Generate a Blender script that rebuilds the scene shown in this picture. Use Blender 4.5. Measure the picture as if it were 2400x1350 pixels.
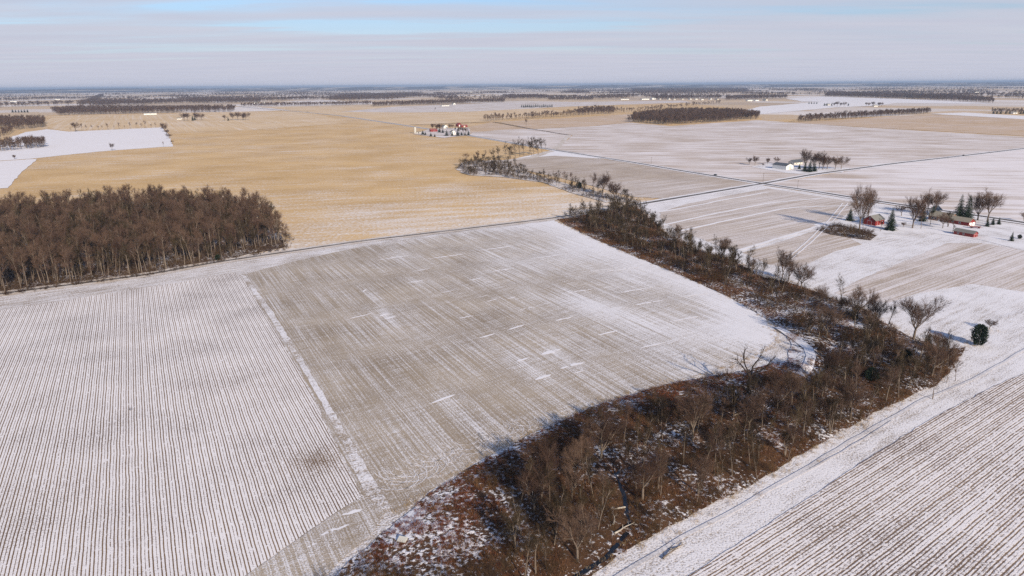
import bpy, bmesh, math, random
import numpy as np
from mathutils import Vector, Matrix, noise as mnoise

R = math.radians
scene = bpy.context.scene
for _o in list(bpy.data.objects):
    bpy.data.objects.remove(_o)

# ------------------------------------------------------------------ camera
FPX, CAM_H, HOR = 1622.0, 100.0, 199.0
PITCH = math.atan((675 - HOR) / FPX)
cam_data = bpy.data.cameras.new('camera')
cam_data.sensor_width = 36.0
cam_data.lens = FPX / 2400 * 36
cam_data.clip_start = 1.0
cam_data.clip_end = 120000.0
cam = bpy.data.objects.new('camera', cam_data)
scene.collection.objects.link(cam)
CAM_M = (Matrix.Translation((0, 0, CAM_H)) @ Matrix.Rotation(math.pi / 2 - PITCH, 4, 'X') @ Matrix.Rotation(R(-0.43), 4, 'Z'))
cam.matrix_world = CAM_M
scene.camera = cam

# ------------------------------------------------------------------ sky, sun, exposure
SUN_AZ, SUN_EL = 154.0, 24.0          # compass-like: 0 = view direction (+Y), clockwise
world = bpy.data.worlds.new('World')
scene.world = world
world.use_nodes = True
wn, wl = world.node_tree.nodes, world.node_tree.links
wn.clear()
w_out = wn.new('ShaderNodeOutputWorld')
w_bg = wn.new('ShaderNodeBackground')
w_bg.inputs['Strength'].default_value = 0.10
sky = wn.new('ShaderNodeTexSky')
sky.sky_type = 'NISHITA'
sky.sun_disc = False
sky.sun_elevation = R(SUN_EL)
sky.sun_rotation = R(SUN_AZ)
sky.altitude = 300
sky.air_density = 1.0
sky.dust_density = 0.6
sky.ozone_density = 2.0
w_tc = wn.new('ShaderNodeTexCoord')
w_sep = wn.new('ShaderNodeSeparateXYZ')
wl.new(w_tc.outputs['Generated'], w_sep.inputs[0])


def wmath(op, a, b=None, c=None):
    n = wn.new('ShaderNodeMath')
    n.operation = op
    for i, v in enumerate((a, b, c)):
        if v is None:
            continue
        if isinstance(v, (int, float)):
            n.inputs[i].default_value = v
        else:
            wl.new(v, n.inputs[i])
    return n.outputs[0]


# thin high cloud sheet: direction projected on a layer overhead, thicker towards the horizon
w_z = wmath('MAXIMUM', wmath('ADD', w_sep.outputs[2], 0.02), 0.02)
w_div = wn.new('ShaderNodeCombineXYZ')
wl.new(wmath('DIVIDE', w_sep.outputs[0], w_z), w_div.inputs[0])
wl.new(wmath('DIVIDE', w_sep.outputs[1], w_z), w_div.inputs[1])
w_map = wn.new('ShaderNodeMapping')
w_map.inputs['Rotation'].default_value = (0, 0, R(18))
w_map.inputs['Location'].default_value = (1.7, 0.45, 0)
w_map.inputs['Scale'].default_value = (0.15, 0.52, 1)
wl.new(w_div.outputs[0], w_map.inputs[0])
w_no = wn.new('ShaderNodeTexNoise')
w_no.inputs['Scale'].default_value = 1.0
w_no.inputs['Detail'].default_value = 6
w_no.inputs['Roughness'].default_value = 0.55
w_no.inputs['Distortion'].default_value = 0.25
wl.new(w_map.outputs[0], w_no.inputs['Vector'])
w_tau = wn.new('ShaderNodeMapRange')
w_tau.inputs['From Min'].default_value = 0.40
w_tau.inputs['From Max'].default_value = 0.62
w_tau.inputs['To Min'].default_value = 0.008
w_tau.inputs['To Max'].default_value = 0.24
wl.new(w_no.outputs[0], w_tau.inputs['Value'])
w_cov = wmath('SUBTRACT', 1.0, wmath('EXPONENT', wmath('MULTIPLY', wmath('ADD', wmath('DIVIDE', w_tau.outputs[0], w_z), wmath('DIVIDE', 0.0050, wmath('MULTIPLY', w_z, w_z))), -1.0)))
w_no2 = wn.new('ShaderNodeTexNoise')
w_no2.inputs['Scale'].default_value = 2.3
w_no2.inputs['Detail'].default_value = 5
wl.new(w_map.outputs[0], w_no2.inputs['Vector'])
w_cc = wn.new('ShaderNodeMix')
w_cc.data_type = 'RGBA'
w_cc.inputs['A'].default_value = (4.6, 4.85, 5.95, 1)
w_cc.inputs['B'].default_value = (5.8, 5.75, 6.5, 1)
wl.new(w_no2.outputs[0], w_cc.inputs['Factor'])
w_mix = wn.new('ShaderNodeMix')
w_mix.data_type = 'RGBA'
wl.new(w_cov, w_mix.inputs['Factor'])
w_tint = wn.new('ShaderNodeMix')
w_tint.data_type = 'RGBA'
w_tint.blend_type = 'MULTIPLY'
w_tint.inputs['Factor'].default_value = 1.0
w_tint.inputs['B'].default_value = (0.72, 0.92, 1.16, 1)      # deeper winter blue between the clouds
wl.new(sky.outputs[0], w_tint.inputs['A'])
wl.new(w_tint.outputs['Result'], w_mix.inputs['A'])
wl.new(w_cc.outputs['Result'], w_mix.inputs['B'])
wl.new(w_mix.outputs['Result'], w_bg.inputs['Color'])
wl.new(w_bg.outputs[0], w_out.inputs['Surface'])

sun_d = bpy.data.lights.new('sun', 'SUN')
sun_d.energy = 4.8
sun_d.angle = R(0.5)
sun_d.color = (1.0, 0.89, 0.74)
sun = bpy.data.objects.new('sun', sun_d)
scene.collection.objects.link(sun)
_sv = Vector((math.sin(R(SUN_AZ)) * math.cos(R(SUN_EL)), math.cos(R(SUN_AZ)) * math.cos(R(SUN_EL)), math.sin(R(SUN_EL))))
sun.rotation_euler = _sv.to_track_quat('Z', 'Y').to_euler()
sun.location = _sv * 400

scene.view_settings.view_transform = 'Standard'
scene.view_settings.look = 'None'
scene.view_settings.exposure = 0.18
scene.view_settings.gamma = 1.0
scene.view_settings.use_curve_mapping = False
scene.render.engine = 'CYCLES'
cy = scene.cycles
cy.max_bounces = 5
cy.diffuse_bounces = 2
cy.glossy_bounces = 1
cy.transmission_bounces = 2
cy.transparent_max_bounces = 4
cy.volume_bounces = 0
cy.caustics_reflective = False
cy.caustics_refractive = False
cy.use_denoising = False

# ------------------------------------------------------------------ helpers
rng = random.Random(7)
COL = scene.collection


def px(x, y, z=0.0):
    """a pixel of the 2400x1350 survey picture -> point on the level ground"""
    d = CAM_M.to_3x3() @ Vector(((x - 1200) / FPX, (675 - y) / FPX, -1))
    t = (z - CAM_H) / d.z
    return Vector((d.x * t, d.y * t, z))


def hz(x):
    return 208.0 - 0.0075 * x


def hgt(x, yb, yt):
    """height in metres of something standing at (x, yb) whose top shows at yt"""
    b = px(x, yb)
    lo, hi = 0.0, 90.0
    inv = CAM_M.inverted()
    for _ in range(30):
        m = (lo + hi) / 2
        c = inv @ Vector((b.x, b.y, m))
        yy = 675 - c.y / -c.z * FPX
        if yy > yt:
            lo = m
        else:
            hi = m
    return lo


def tag(o, label=None, cat=None, group=None, kind=None):
    for k, v in (('label', label), ('category', cat), ('group', group), ('kind', kind)):
        if v:
            o[k] = v
    return o


def link(o, parent=None):
    COL.objects.link(o)
    if parent is not None:
        o.parent = parent
    return o


def mesh_obj(name, verts, faces, mat, parent=None, smooth=False):
    me = bpy.data.meshes.new(name)
    me.from_pydata([tuple(v) for v in verts], [], [tuple(f) for f in faces])
    if mat:
        me.materials.append(mat)
    if smooth:
        me.polygons.foreach_set('use_smooth', [True] * len(me.polygons))
    me.update()
    return link(bpy.data.objects.new(name, me), parent)


def empty(name, loc, rz=0.0):
    o = bpy.data.objects.new(name, None)
    o.empty_display_size = 0.5
    o.location = loc
    o.rotation_euler = (0, 0, rz)
    return link(o)


class MB:
    """collects boxes, tubes and faces; build() links them as one mesh"""

    def __init__(self):
        self.v, self.f = [], []

    def add(self, vs, fs):
        n = len(self.v)
        self.v += [tuple(a) for a in vs]
        self.f += [tuple(i + n for i in q) for q in fs]
        return self

    def box(self, x0, x1, y0, y1, z0, z1):
        return self.add([(x0, y0, z0), (x1, y0, z0), (x1, y1, z0), (x0, y1, z0), (x0, y0, z1), (x1, y0, z1), (x1, y1, z1), (x0, y1, z1)],
                        [(0, 3, 2, 1), (4, 5, 6, 7), (0, 1, 5, 4), (1, 2, 6, 5), (2, 3, 7, 6), (3, 0, 4, 7)])

    def tube(self, a, b, ra, rb, n=6, cap=False):
        a, b = Vector(a), Vector(b)
        d = (b - a)
        if d.length < 1e-6:
            return self
        d.normalize()
        u = d.orthogonal().normalized()
        w = d.cross(u)
        vs = []
        for p, r in ((a, ra), (b, rb)):
            for i in range(n):
                t = 2 * math.pi * i / n
                vs.append(p + (u * math.cos(t) + w * math.sin(t)) * r)
        fs = [(i, (i + 1) % n, n + (i + 1) % n, n + i) for i in range(n)]
        if cap:
            fs += [tuple(range(n - 1, -1, -1)), tuple(range(n, 2 * n))]
        return self.add(vs, fs)

    def spike(self, a, b, r):
        a, b = Vector(a), Vector(b)
        d = (b - a).normalized()
        u = d.orthogonal().normalized()
        w = d.cross(u)
        vs = [a + (u * math.cos(t) + w * math.sin(t)) * r for t in (0, 2.094, 4.189)] + [b]
        return self.add(vs, [(0, 1, 3), (1, 2, 3), (2, 0, 3)])

    def build(self, name, mat, parent=None, smooth=False):
        return mesh_obj(name, self.v, self.f, mat, parent, smooth)


# ------------------------------------------------------------------ node helpers
class NT:
    def __init__(self, name):
        self.mat = bpy.data.materials.new(name)
        self.mat.use_nodes = True
        self.n = self.mat.node_tree.nodes
        self.l = self.mat.node_tree.links
        self.n.clear()
        self.out = self.n.new('ShaderNodeOutputMaterial')
        self.bsdf = self.n.new('ShaderNodeBsdfPrincipled')
        self.bsdf.inputs['Roughness'].default_value = 0.9
        self.bsdf.inputs['Specular IOR Level'].default_value = 0.15
        self.l.new(self.bsdf.outputs[0], self.out.inputs['Surface'])

    def node(self, t, **kw):
        n = self.n.new(t)
        for k, v in kw.items():
            setattr(n, k, v)
        return n

    def set(self, sock, v):
        if isinstance(v, bpy.types.NodeSocket):
            self.l.new(v, sock)
        else:
            sock.default_value = v

    def math(self, op, a, b=None, c=None):
        n = self.node('ShaderNodeMath', operation=op)
        for i, v in enumerate((a, b, c)):
            if v is not None:
                self.set(n.inputs[i], v)
        return n.outputs[0]

    def pos(self):
        return self.node('ShaderNodeNewGeometry').outputs['Position']

    def map(self, vec, rot=0.0, scale=(1, 1, 1), loc=(0, 0, 0)):
        # first turn the ground so that the row direction lies along Y, then scale
        m1 = self.node('ShaderNodeMapping')
        m1.inputs['Rotation'].default_value = (0, 0, rot)
        self.set(m1.inputs[0], vec)
        m2 = self.node('ShaderNodeMapping')
        m2.inputs['Scale'].default_value = scale
        m2.inputs['Location'].default_value = loc
        self.l.new(m1.outputs[0], m2.inputs[0])
        return m2.outputs[0]

    def noise(self, vec, scale=1.0, detail=3, rough=0.55, dist=0.0):
        n = self.node('ShaderNodeTexNoise')
        n.inputs['Scale'].default_value = scale
        n.inputs['Detail'].default_value = detail
        n.inputs['Roughness'].default_value = rough
        n.inputs['Distortion'].default_value = dist
        self.set(n.inputs['Vector'], vec)
        return n.outputs[0]

    def mix(self, f, a, b):
        n = self.node('ShaderNodeMix', data_type='RGBA')
        self.set(n.inputs['Factor'], f)
        for k, v in (('A', a), ('B', b)):
            self.set(n.inputs[k], v if isinstance(v, bpy.types.NodeSocket) else (*v, 1) if len(v) == 3 else v)
        return n.outputs['Result']

    def rng(self, v, a, b, c=0.0, d=1.0, smooth=True):
        n = self.node('ShaderNodeMapRange', interpolation_type='SMOOTHSTEP' if smooth else 'LINEAR')
        self.set(n.inputs['Value'], v)
        for k, x in (('From Min', a), ('From Max', b), ('To Min', c), ('To Max', d)):
            n.inputs[k].default_value = x
        return n.outputs[0]

    def bump(self, h, strength=0.6, dist=0.1):
        n = self.node('ShaderNodeBump')
        n.inputs['Strength'].default_value = strength
        n.inputs['Distance'].default_value = dist
        self.set(n.inputs['Height'], h)
        self.l.new(n.outputs[0], self.bsdf.inputs['Normal'])

    def color(self, c):
        self.set(self.bsdf.inputs['Base Color'], c if isinstance(c, bpy.types.NodeSocket) else (*c, 1))


SNOW = (0.84, 0.80, 0.81)
AZ_A, AZ_T = 152.0, 54.0      # the two directions of the survey grid (rows / cross rows)


def field_mat(name, d1, d2, snow=SNOW, base=0.3, az=AZ_A, kL=0.0, fL=0.02, kS=0.0, s_az=AZ_T, s_scale=(0.5, 0.05), kF=0.3, fF=2.5,
              rows=(), ramp=None, soft=0.12, bump=0.5, bdist=0.12, dvar=0.03, ring=None):
    t = NT(name)
    P = t.pos()
    at = t.node('ShaderNodeAttribute')
    at.attribute_name = 'snow'
    s = t.math('ADD', at.outputs['Fac'], base)

    def addn(s, n, k):
        return t.math('MULTIPLY_ADD', t.math('SUBTRACT', n, 0.5), k, s)
    if kL:
        s = addn(s, t.noise(P, fL, 4, 0.6), kL)
    if kS:
        s = addn(s, t.noise(t.map(P, R(s_az), (s_scale[0], s_scale[1], 0)), 1.0, 3, 0.55), kS)
    nf = t.noise(P, fF, 3, 0.65)
    s = addn(s, nf, kF)
    h = nf
    wob = t.noise(P, 0.09, 2)
    if rows or ramp:
        rot = t.map(P, R(az), (1, 1, 0))
        sp = t.node('ShaderNodeSeparateXYZ')
        t.l.new(rot, sp.inputs[0])
        u = t.math('MULTIPLY_ADD', wob, 0.42, sp.outputs[0])
    for fu, fv, k in rows:
        c = t.node('ShaderNodeCombineXYZ')
        t.set(c.inputs[0], t.math('MULTIPLY', u, fu))
        t.set(c.inputs[1], t.math('MULTIPLY', sp.outputs[1], fv))
        n = t.noise(c.outputs[0], 1.0, 1, 0.5)
        s = addn(s, n, k)
    if ramp:
        per, stops, k = ramp
        fr = t.math('FRACT', t.math('DIVIDE', u, per))
        cr = t.node('ShaderNodeValToRGB')
        e = cr.color_ramp
        e.elements[0].position, e.elements[1].position = 0, 1
        e.elements[0].color = e.elements[1].color = (0, 0, 0, 1)
        for p_, v_ in stops:
            q = e.elements.new(p_)
            q.color = (v_, v_, v_, 1)
        t.l.new(fr, cr.inputs[0])
        # rows fade in and out along their length
        c = t.node('ShaderNodeCombineXYZ')
        t.set(c.inputs[0], t.math('MULTIPLY', u, 1.1))
        t.set(c.inputs[1], t.math('MULTIPLY', sp.outputs[1], 0.35))
        brk = t.rng(t.noise(c.outputs[0], 1.0, 3, 0.6), 0.30, 0.54, 0.12, 1.0)
        s = t.math('MULTIPLY_ADD', t.math('MULTIPLY', cr.outputs[0], brk), -k, s)
    cov = t.rng(s, 0.5 - soft, 0.5 + soft)
    dn = t.noise(P, dvar, 4, 0.6)
    dn2 = t.noise(P, 3.5, 2, 0.6)
    dirt = t.mix(t.rng(t.math('MULTIPLY_ADD', dn2, 0.5, t.math('MULTIPLY', dn, 0.5)), 0.35, 0.65), d1, d2)
    sn = t.mix(t.noise(P, 0.06, 3), tuple(c * 0.93 for c in snow), tuple(min(1, c * 1.05) for c in snow))
    t.color(t.mix(cov, dirt, sn))
    t.bump(t.math('ADD', t.math('MULTIPLY', h, 0.7), t.math('MULTIPLY', cov, 0.5)), bump, bdist)
    return t.mat


def plain(name, c, var=0.25, scale=1.5, rough=0.85, spec=0.2, bump=0.0):
    t = NT(name)
    P = t.node('ShaderNodeTexCoord').outputs['Object']
    n = t.noise(P, scale, 4, 0.6)
    t.color(t.mix(n, tuple(v * (1 - var) for v in c), tuple(min(1, v * (1 + var)) for v in c)))
    t.bsdf.inputs['Roughness'].default_value = rough
    t.bsdf.inputs['Specular IOR Level'].default_value = spec
    if bump:
        t.bump(n, bump, 0.03)
    return t.mat


def bark(name, a, b, c):
    t = NT(name)
    oi = t.node('ShaderNodeObjectInfo')
    P = t.node('ShaderNodeTexCoord').outputs['Object']
    col = t.mix(oi.outputs['Random'], a, b)
    col = t.mix(t.math('MULTIPLY', t.noise(P, 0.8, 3), 0.7), col, c)
    t.color(col)
    return t.mat


M = {}
M['rows_a'] = field_mat('snowy corn rows', (0.135, 0.08, 0.045), (0.31, 0.205, 0.12), snow=(0.88, 0.82, 0.80), base=0.72, kF=0.95, fF=2.4, kL=0.4, fL=0.03,
                        ramp=(2.28, [(0.11, 0.0), (0.155, 1.0), (0.20, 1.0), (0.245, 0.0), (0.44, 0.0), (0.485, 0.9), (0.53, 0.9), (0.575, 0.0),
                                     (0.78, 0.0), (0.815, 0.30), (0.845, 0.30), (0.88, 0.0)], 1.25), soft=0.15, bump=0.6)
M['rows_b'] = field_mat('drilled stubble', (0.275, 0.208, 0.145), (0.465, 0.375, 0.28), base=0.335, az=AZ_A, kL=0.2, fL=0.02, kS=0.5, s_scale=(0.9, 0.09),
                        kF=1.5, fF=2.6, rows=((2.1, 0.02, 0.95), (0.35, 0.008, 0.2)), soft=0.3, bump=0.7)
M['rows_c'] = field_mat('snowy stubble rows', (0.15, 0.098, 0.072), (0.32, 0.22, 0.145), snow=(0.87, 0.805, 0.79), base=0.69, az=AZ_T, kL=0.35, fL=0.03, kF=1.5, fF=1.9,
                        ramp=(2.28, [(0.08, 0.0), (0.14, 1.0), (0.22, 1.0), (0.28, 0.0), (0.41, 0.0), (0.47, 0.85), (0.54, 0.85), (0.60, 0.0),
                                     (0.75, 0.0), (0.80, 0.4), (0.86, 0.4), (0.91, 0.0)], 0.68), rows=((0.4, 0.01, 0.5),), soft=0.24, bump=0.9)
M['rows_f'] = field_mat('tan stubble rows', (0.35, 0.265, 0.195), (0.50, 0.395, 0.30), snow=(0.80, 0.73, 0.72), base=0.43, az=AZ_T, kL=0.5, fL=0.012, kF=1.2, fF=1.3,
                        rows=((0.75, 0.01, 1.0), (0.16, 0.005, 0.28)), soft=0.34, bump=0.5)
M['gold'] = field_mat('golden corn stubble', (0.53, 0.33, 0.135), (0.735, 0.49, 0.235), snow=(0.84, 0.77, 0.73), base=0.24, az=AZ_T, kL=0.55, fL=0.010, kS=0.8, s_az=75,
                      s_scale=(0.10, 0.012), kF=1.3, fF=0.45, soft=0.34, bump=0.6, bdist=0.3, dvar=0.012)
M['tan'] = field_mat('pale tan stubble', (0.62, 0.42, 0.22), (0.76, 0.55, 0.33), snow=(0.88, 0.77, 0.69), base=0.30, az=AZ_A, kL=0.4, fL=0.006, kF=0.5, fF=0.5,
                     rows=((0.12, 0.002, 0.7),), soft=0.3, bump=0.2, dvar=0.008)
M['brown'] = field_mat('bare brown field', (0.50, 0.34, 0.20), (0.64, 0.45, 0.28), snow=(0.78, 0.71, 0.73), base=0.34, kL=0.4, fL=0.006, kS=0.5, s_az=80, s_scale=(0.05, 0.008),
                       kF=0.4, fF=0.6, soft=0.3, bump=0.25)
M['lilac'] = field_mat('thin snow over plough', (0.47, 0.37, 0.30), (0.60, 0.49, 0.41), snow=(0.85, 0.775, 0.765), base=0.46, kL=0.7, fL=0.011, kS=1.5, s_az=98, s_scale=(0.085, 0.010),
                       kF=0.4, fF=0.7, soft=0.32, bump=0.3)
M['white'] = field_mat('snow field', (0.60, 0.49, 0.41), (0.68, 0.57, 0.49), snow=(0.86, 0.805, 0.80), base=0.78, kL=0.4, fL=0.01, kS=0.6, s_az=80, s_scale=(0.06, 0.01),
                       kF=0.4, fF=0.8, soft=0.3, bump=0.25)
M['meadow'] = field_mat('snowy meadow', (0.26, 0.19, 0.13), (0.42, 0.32, 0.22), base=0.66, kL=0.5, fL=0.03, kS=0.6, s_az=AZ_T, s_scale=(0.5, 0.05), kF=1.35, fF=1.9, soft=0.24, bump=0.9)
M['drift'] = field_mat('clean drifted snow', (0.45, 0.38, 0.32), (0.5, 0.42, 0.36), base=0.84, kL=0.7, fL=0.12, kF=0.9, fF=1.6, soft=0.25, bump=0.5)
M['track'] = field_mat('tyre track', (0.34, 0.30, 0.29), (0.46, 0.42, 0.41), base=0.56, kL=0.5, fL=0.05, kF=0.8, fF=2.0, soft=0.3, bump=0.5)
M['litter'] = field_mat('leaf litter with snow', (0.06, 0.028, 0.015), (0.125, 0.066, 0.034), base=0.36, kL=1.2, fL=0.07, kF=1.9, fF=0.95, soft=0.14, bump=1.0, bdist=0.3, dvar=0.06)
M['woodfloor'] = field_mat('woodland floor', (0.085, 0.05, 0.034), (0.15, 0.095, 0.062), base=0.33, kL=0.9, fL=0.05, kF=1.3, fF=0.8, soft=0.12, bump=0.8, bdist=0.25, dvar=0.06)
M['verge'] = field_mat('frosted grass verge', (0.40, 0.29, 0.18), (0.52, 0.40, 0.28), base=0.48, kL=0.6, fL=0.08, kF=0.9, fF=1.4, soft=0.3, bump=0.6)
M['yard'] = field_mat('trampled yard snow', (0.30, 0.25, 0.21), (0.42, 0.36, 0.31), base=0.66, kL=0.9, fL=0.06, kF=0.7, fF=1.2, soft=0.25, bump=0.5)
M['road'] = field_mat('worn asphalt', (0.10, 0.088, 0.083), (0.165, 0.148, 0.138), base=0.28, kL=0.7, fL=0.05, kF=0.5, fF=1.2, soft=0.25, bump=0.15)


def far_mat():
    t = NT('distant patchwork of fields')
    P = t.pos()
    m = t.map(P, R(54), (1 / 620.0, 1 / 420.0, 0))
    v = t.node('ShaderNodeTexVoronoi')
    v.distance = 'CHEBYCHEV'
    v.inputs['Scale'].default_value = 1.0
    v.inputs['Randomness'].default_value = 0.75
    t.l.new(m, v.inputs['Vector'])
    sp = t.node('ShaderNodeSeparateColor')
    t.l.new(v.outputs['Color'], sp.inputs[0])
    cr = t.node('ShaderNodeValToRGB')
    e = cr.color_ramp
    e.interpolation = 'CONSTANT'
    e.elements[0].position, e.elements[0].color = 0.0, (0.62, 0.43, 0.24, 1)
    e.elements[1].position, e.elements[1].color = 0.30, (0.84, 0.75, 0.70, 1)
    for p_, c_ in ((0.55, (0.50, 0.36, 0.23, 1)), (0.68, (0.66, 0.47, 0.28, 1)), (0.84, (0.72, 0.62, 0.55, 1))):
        q = e.elements.new(p_)
        q.color = c_
    t.l.new(sp.outputs[0], cr.inputs[0])
    n = t.noise(t.map(P, R(80), (0.02, 0.004, 0)), 1.0, 4, 0.6)
    t.color(t.mix(t.math('MULTIPLY', n, 0.5), cr.outputs[0], (0.62, 0.52, 0.45)))
    return t.mat


M['far'] = far_mat()
M['bark'] = bark('bare tree bark', (0.13, 0.095, 0.07), (0.27, 0.215, 0.165), (0.09, 0.065, 0.05))
M['darkbark'] = bark('dark gnarled bark', (0.05, 0.036, 0.03), (0.06, 0.042, 0.034), (0.035, 0.026, 0.022))
M['twig'] = bark('bare twigs', (0.085, 0.047, 0.032), (0.165, 0.105, 0.072), (0.068, 0.040, 0.029))
M['olive'] = bark('dark olive twigs', (0.038, 0.025, 0.015), (0.09, 0.064, 0.035), (0.03, 0.021, 0.013))
M['brush'] = bark('brush stems', (0.055, 0.028, 0.015), (0.12, 0.075, 0.036), (0.034, 0.022, 0.013))
M['grass'] = bark('dead tall grass', (0.14, 0.050, 0.022), (0.26, 0.145, 0.068), (0.085, 0.036, 0.02))
M['rust'] = bark('rust red dead grass', (0.15, 0.038, 0.018), (0.26, 0.10, 0.04), (0.085, 0.03, 0.018))
M['straw'] = bark('dry straw grass', (0.36, 0.25, 0.13), (0.50, 0.38, 0.23), (0.25, 0.16, 0.08))
M['needle'] = bark('evergreen needles', (0.020, 0.034, 0.018), (0.034, 0.050, 0.026), (0.014, 0.022, 0.016))
M['log'] = plain('bleached dead wood', (0.46, 0.40, 0.33), 0.3, 2.0)
M['red'] = plain('red barn boards', (0.20, 0.02, 0.018), 0.25, 0.8)
M['darkred'] = plain('weathered red boards', (0.22, 0.03, 0.028), 0.3, 0.8)
M['whitewall'] = plain('white siding', (0.78, 0.76, 0.70), 0.06, 0.6)
M['cream'] = plain('cream siding', (0.60, 0.55, 0.46), 0.1, 0.6)
M['brick'] = plain('brown brick wall', (0.24, 0.13, 0.09), 0.2, 1.5)
M['roofgrey'] = plain('grey shingle roof', (0.21, 0.20, 0.18), 0.2, 1.2)
M['roofdark'] = plain('dark metal roof', (0.10, 0.105, 0.11), 0.2, 0.5, 0.5, 0.4)
M['rooftan'] = plain('tan shingle roof', (0.30, 0.26, 0.20), 0.2, 1.2)
M['roofred'] = plain('faded red metal roof', (0.27, 0.10, 0.09), 0.2, 0.6)
M['glass'] = plain('dark window glass', (0.03, 0.035, 0.045), 0.2, 1.0, 0.15, 0.5)
M['paint'] = plain('white door paint', (0.80, 0.79, 0.76), 0.05, 1.0)
M['concrete'] = plain('weathered concrete', (0.55, 0.52, 0.46), 0.15, 1.5)
M['pole'] = plain('grey pole wood', (0.16, 0.13, 0.11), 0.25, 1.0)
M['carpaint'] = plain('dark car paint', (0.03, 0.03, 0.035), 0.1, 1.0, 0.25, 0.5)
M['redpaint'] = plain('red machine paint', (0.22, 0.024, 0.02), 0.2, 1.0, 0.5, 0.4)
M['rubber'] = plain('tyre rubber', (0.02, 0.02, 0.02), 0.1)
M['water'] = plain('dark creek water', (0.012, 0.014, 0.018), 0.3, 0.4, 0.08, 0.5)
_t = NT('wooded hill')
_n = _t.noise(_t.map(_t.pos(), 0.0, (0.0011, 0.0005, 0.02)), 1.0, 5, 0.65)
_t.color(_t.mix(_t.rng(_n, 0.50, 0.58), (0.11, 0.085, 0.075), (0.55, 0.45, 0.36)))
M['dryhill'] = _t.mat

# ------------------------------------------------------------------ ground
gs = bmesh.new()
# one sheet to the horizon
ring = [0, 400, 900, 2000, 4500, 10000, 22000, 46000]
gv, gf = [], []
xs = sorted(set([-v for v in ring] + ring))
for y in xs:
    for x in xs:
        gv.append((x, y, 0.0))
nx = len(xs)
for j in range(nx - 1):
    for i in range(nx - 1):
        gf.append((j * nx + i, j * nx + i + 1, (j + 1) * nx + i + 1, (j + 1) * nx + i))
tag(mesh_obj('ground', gv, gf, M['far']), kind='structure')

LAYER = [0.0]


def rough(poly, step=3.0, amp=0.35, seed=0):
    """subdivide the outline and shake it a little so that edges are not ruler-straight"""
    out = []
    n = len(poly)
    for i in range(n):
        a, b = Vector(poly[i][:2]), Vector(poly[(i + 1) % n][:2])
        d = b - a
        st = max(step, 0.012 * (a + d * 0.5).length)
        k = max(1, min(90, int(d.length / st)))
        nrm = Vector((-d.y, d.x)).normalized() if d.length else Vector((0, 0))
        am = amp * max(1.0, st / 3.0)
        for j in range(k):
            p = a + d * (j / k)
            if j:
                p += nrm * am * (mnoise.noise(Vector((p.x * 0.21, p.y * 0.21, seed))) * 1.6 + (rng.random() - .5) * .5)
            out.append(p)
    return out


def field(name, poly_px, mat, z, cuts=0, snow=None, amp=0.35, ground=False):
    pts = [Vector(p[:2]) for p in poly_px] if ground else [px(*p).to_2d() for p in poly_px]
    pts = rough(pts, amp=amp, seed=len(poly_px)) if amp else pts
    bm = bmesh.new()
    vs = [bm.verts.new((p.x, p.y, z)) for p in pts]
    f = bm.faces.new(vs)
    if f.normal.z < 0 or True:
        f.normal_update()
        if f.normal.z < 0:
            f.normal_flip()
    bmesh.ops.triangulate(bm, faces=bm.faces[:])
    if cuts:
        lo = Vector((min(p.x for p in pts), min(p.y for p in pts)))
        hi = Vector((max(p.x for p in pts), max(p.y for p in pts)))
        for axis in (0, 1):
            for i in range(1, cuts):
                co = [0, 0, 0]
                co[axis] = lo[axis] + (hi[axis] - lo[axis]) * i / cuts
                no = [0, 0, 0]
                no[axis] = 1
                bmesh.ops.bisect_plane(bm, geom=bm.verts[:] + bm.edges[:] + bm.faces[:], plane_co=co, plane_no=no)
    me = bpy.data.meshes.new(name)
    bm.to_mesh(me)
    bm.free()
    me.materials.append(mat)
    if snow:
        at = me.attributes.new('snow', 'FLOAT', 'POINT')
        at.data.foreach_set('value', [snow(v.co.x, v.co.y) for v in me.vertices])
    o = link(bpy.data.objects.new(name, me))
    return tag(o, kind='structure')


def seg_dist(p, line):
    best = 1e9
    for a, b in zip(line[:-1], line[1:]):
        d = b - a
        t = max(0, min(1, (p - a).dot(d) / max(1e-9, d.length_squared)))
        best = min(best, (p - a - d * t).length)
    return best


def gline(pts):
    return [px(*p).to_2d() for p in pts]


def ribbon(name, line_px, width, mat, z, amp=0.15, taper=None):
    LAYER[0] += 0.004
    z += LAYER[0]
    pts = gline(line_px)
    fine = []
    for a, b in zip(pts[:-1], pts[1:]):
        d = b - a
        k = max(1, int(d.length / max(6, 0.015 * a.length)))
        for j in range(k):
            fine.append(a + d * (j / k))
    fine.append(pts[-1])
    # smooth
    for _ in range(3):
        fine = [fine[0]] + [(fine[i - 1] + fine[i] * 2 + fine[i + 1]) / 4 for i in range(1, len(fine) - 1)] + [fine[-1]]
    vs, fs = [], []
    for i, p in enumerate(fine):
        d = fine[min(i + 1, len(fine) - 1)] - fine[max(i - 1, 0)]
        n = Vector((-d.y, d.x)).normalized()
        w = width / 2 if taper is None else (width + (taper - width) * i / (len(fine) - 1)) / 2
        wob = amp * mnoise.noise(Vector((p.x * .1, p.y * .1, 3)))
        vs += [(*(p + n * (w + wob)), z), (*(p - n * (w - wob)), z)]
        if i:
            k = 2 * i
            fs.append((k - 2, k - 1, k + 1, k))
    return tag(mesh_obj(name, vs, fs, mat), kind='structure')


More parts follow.
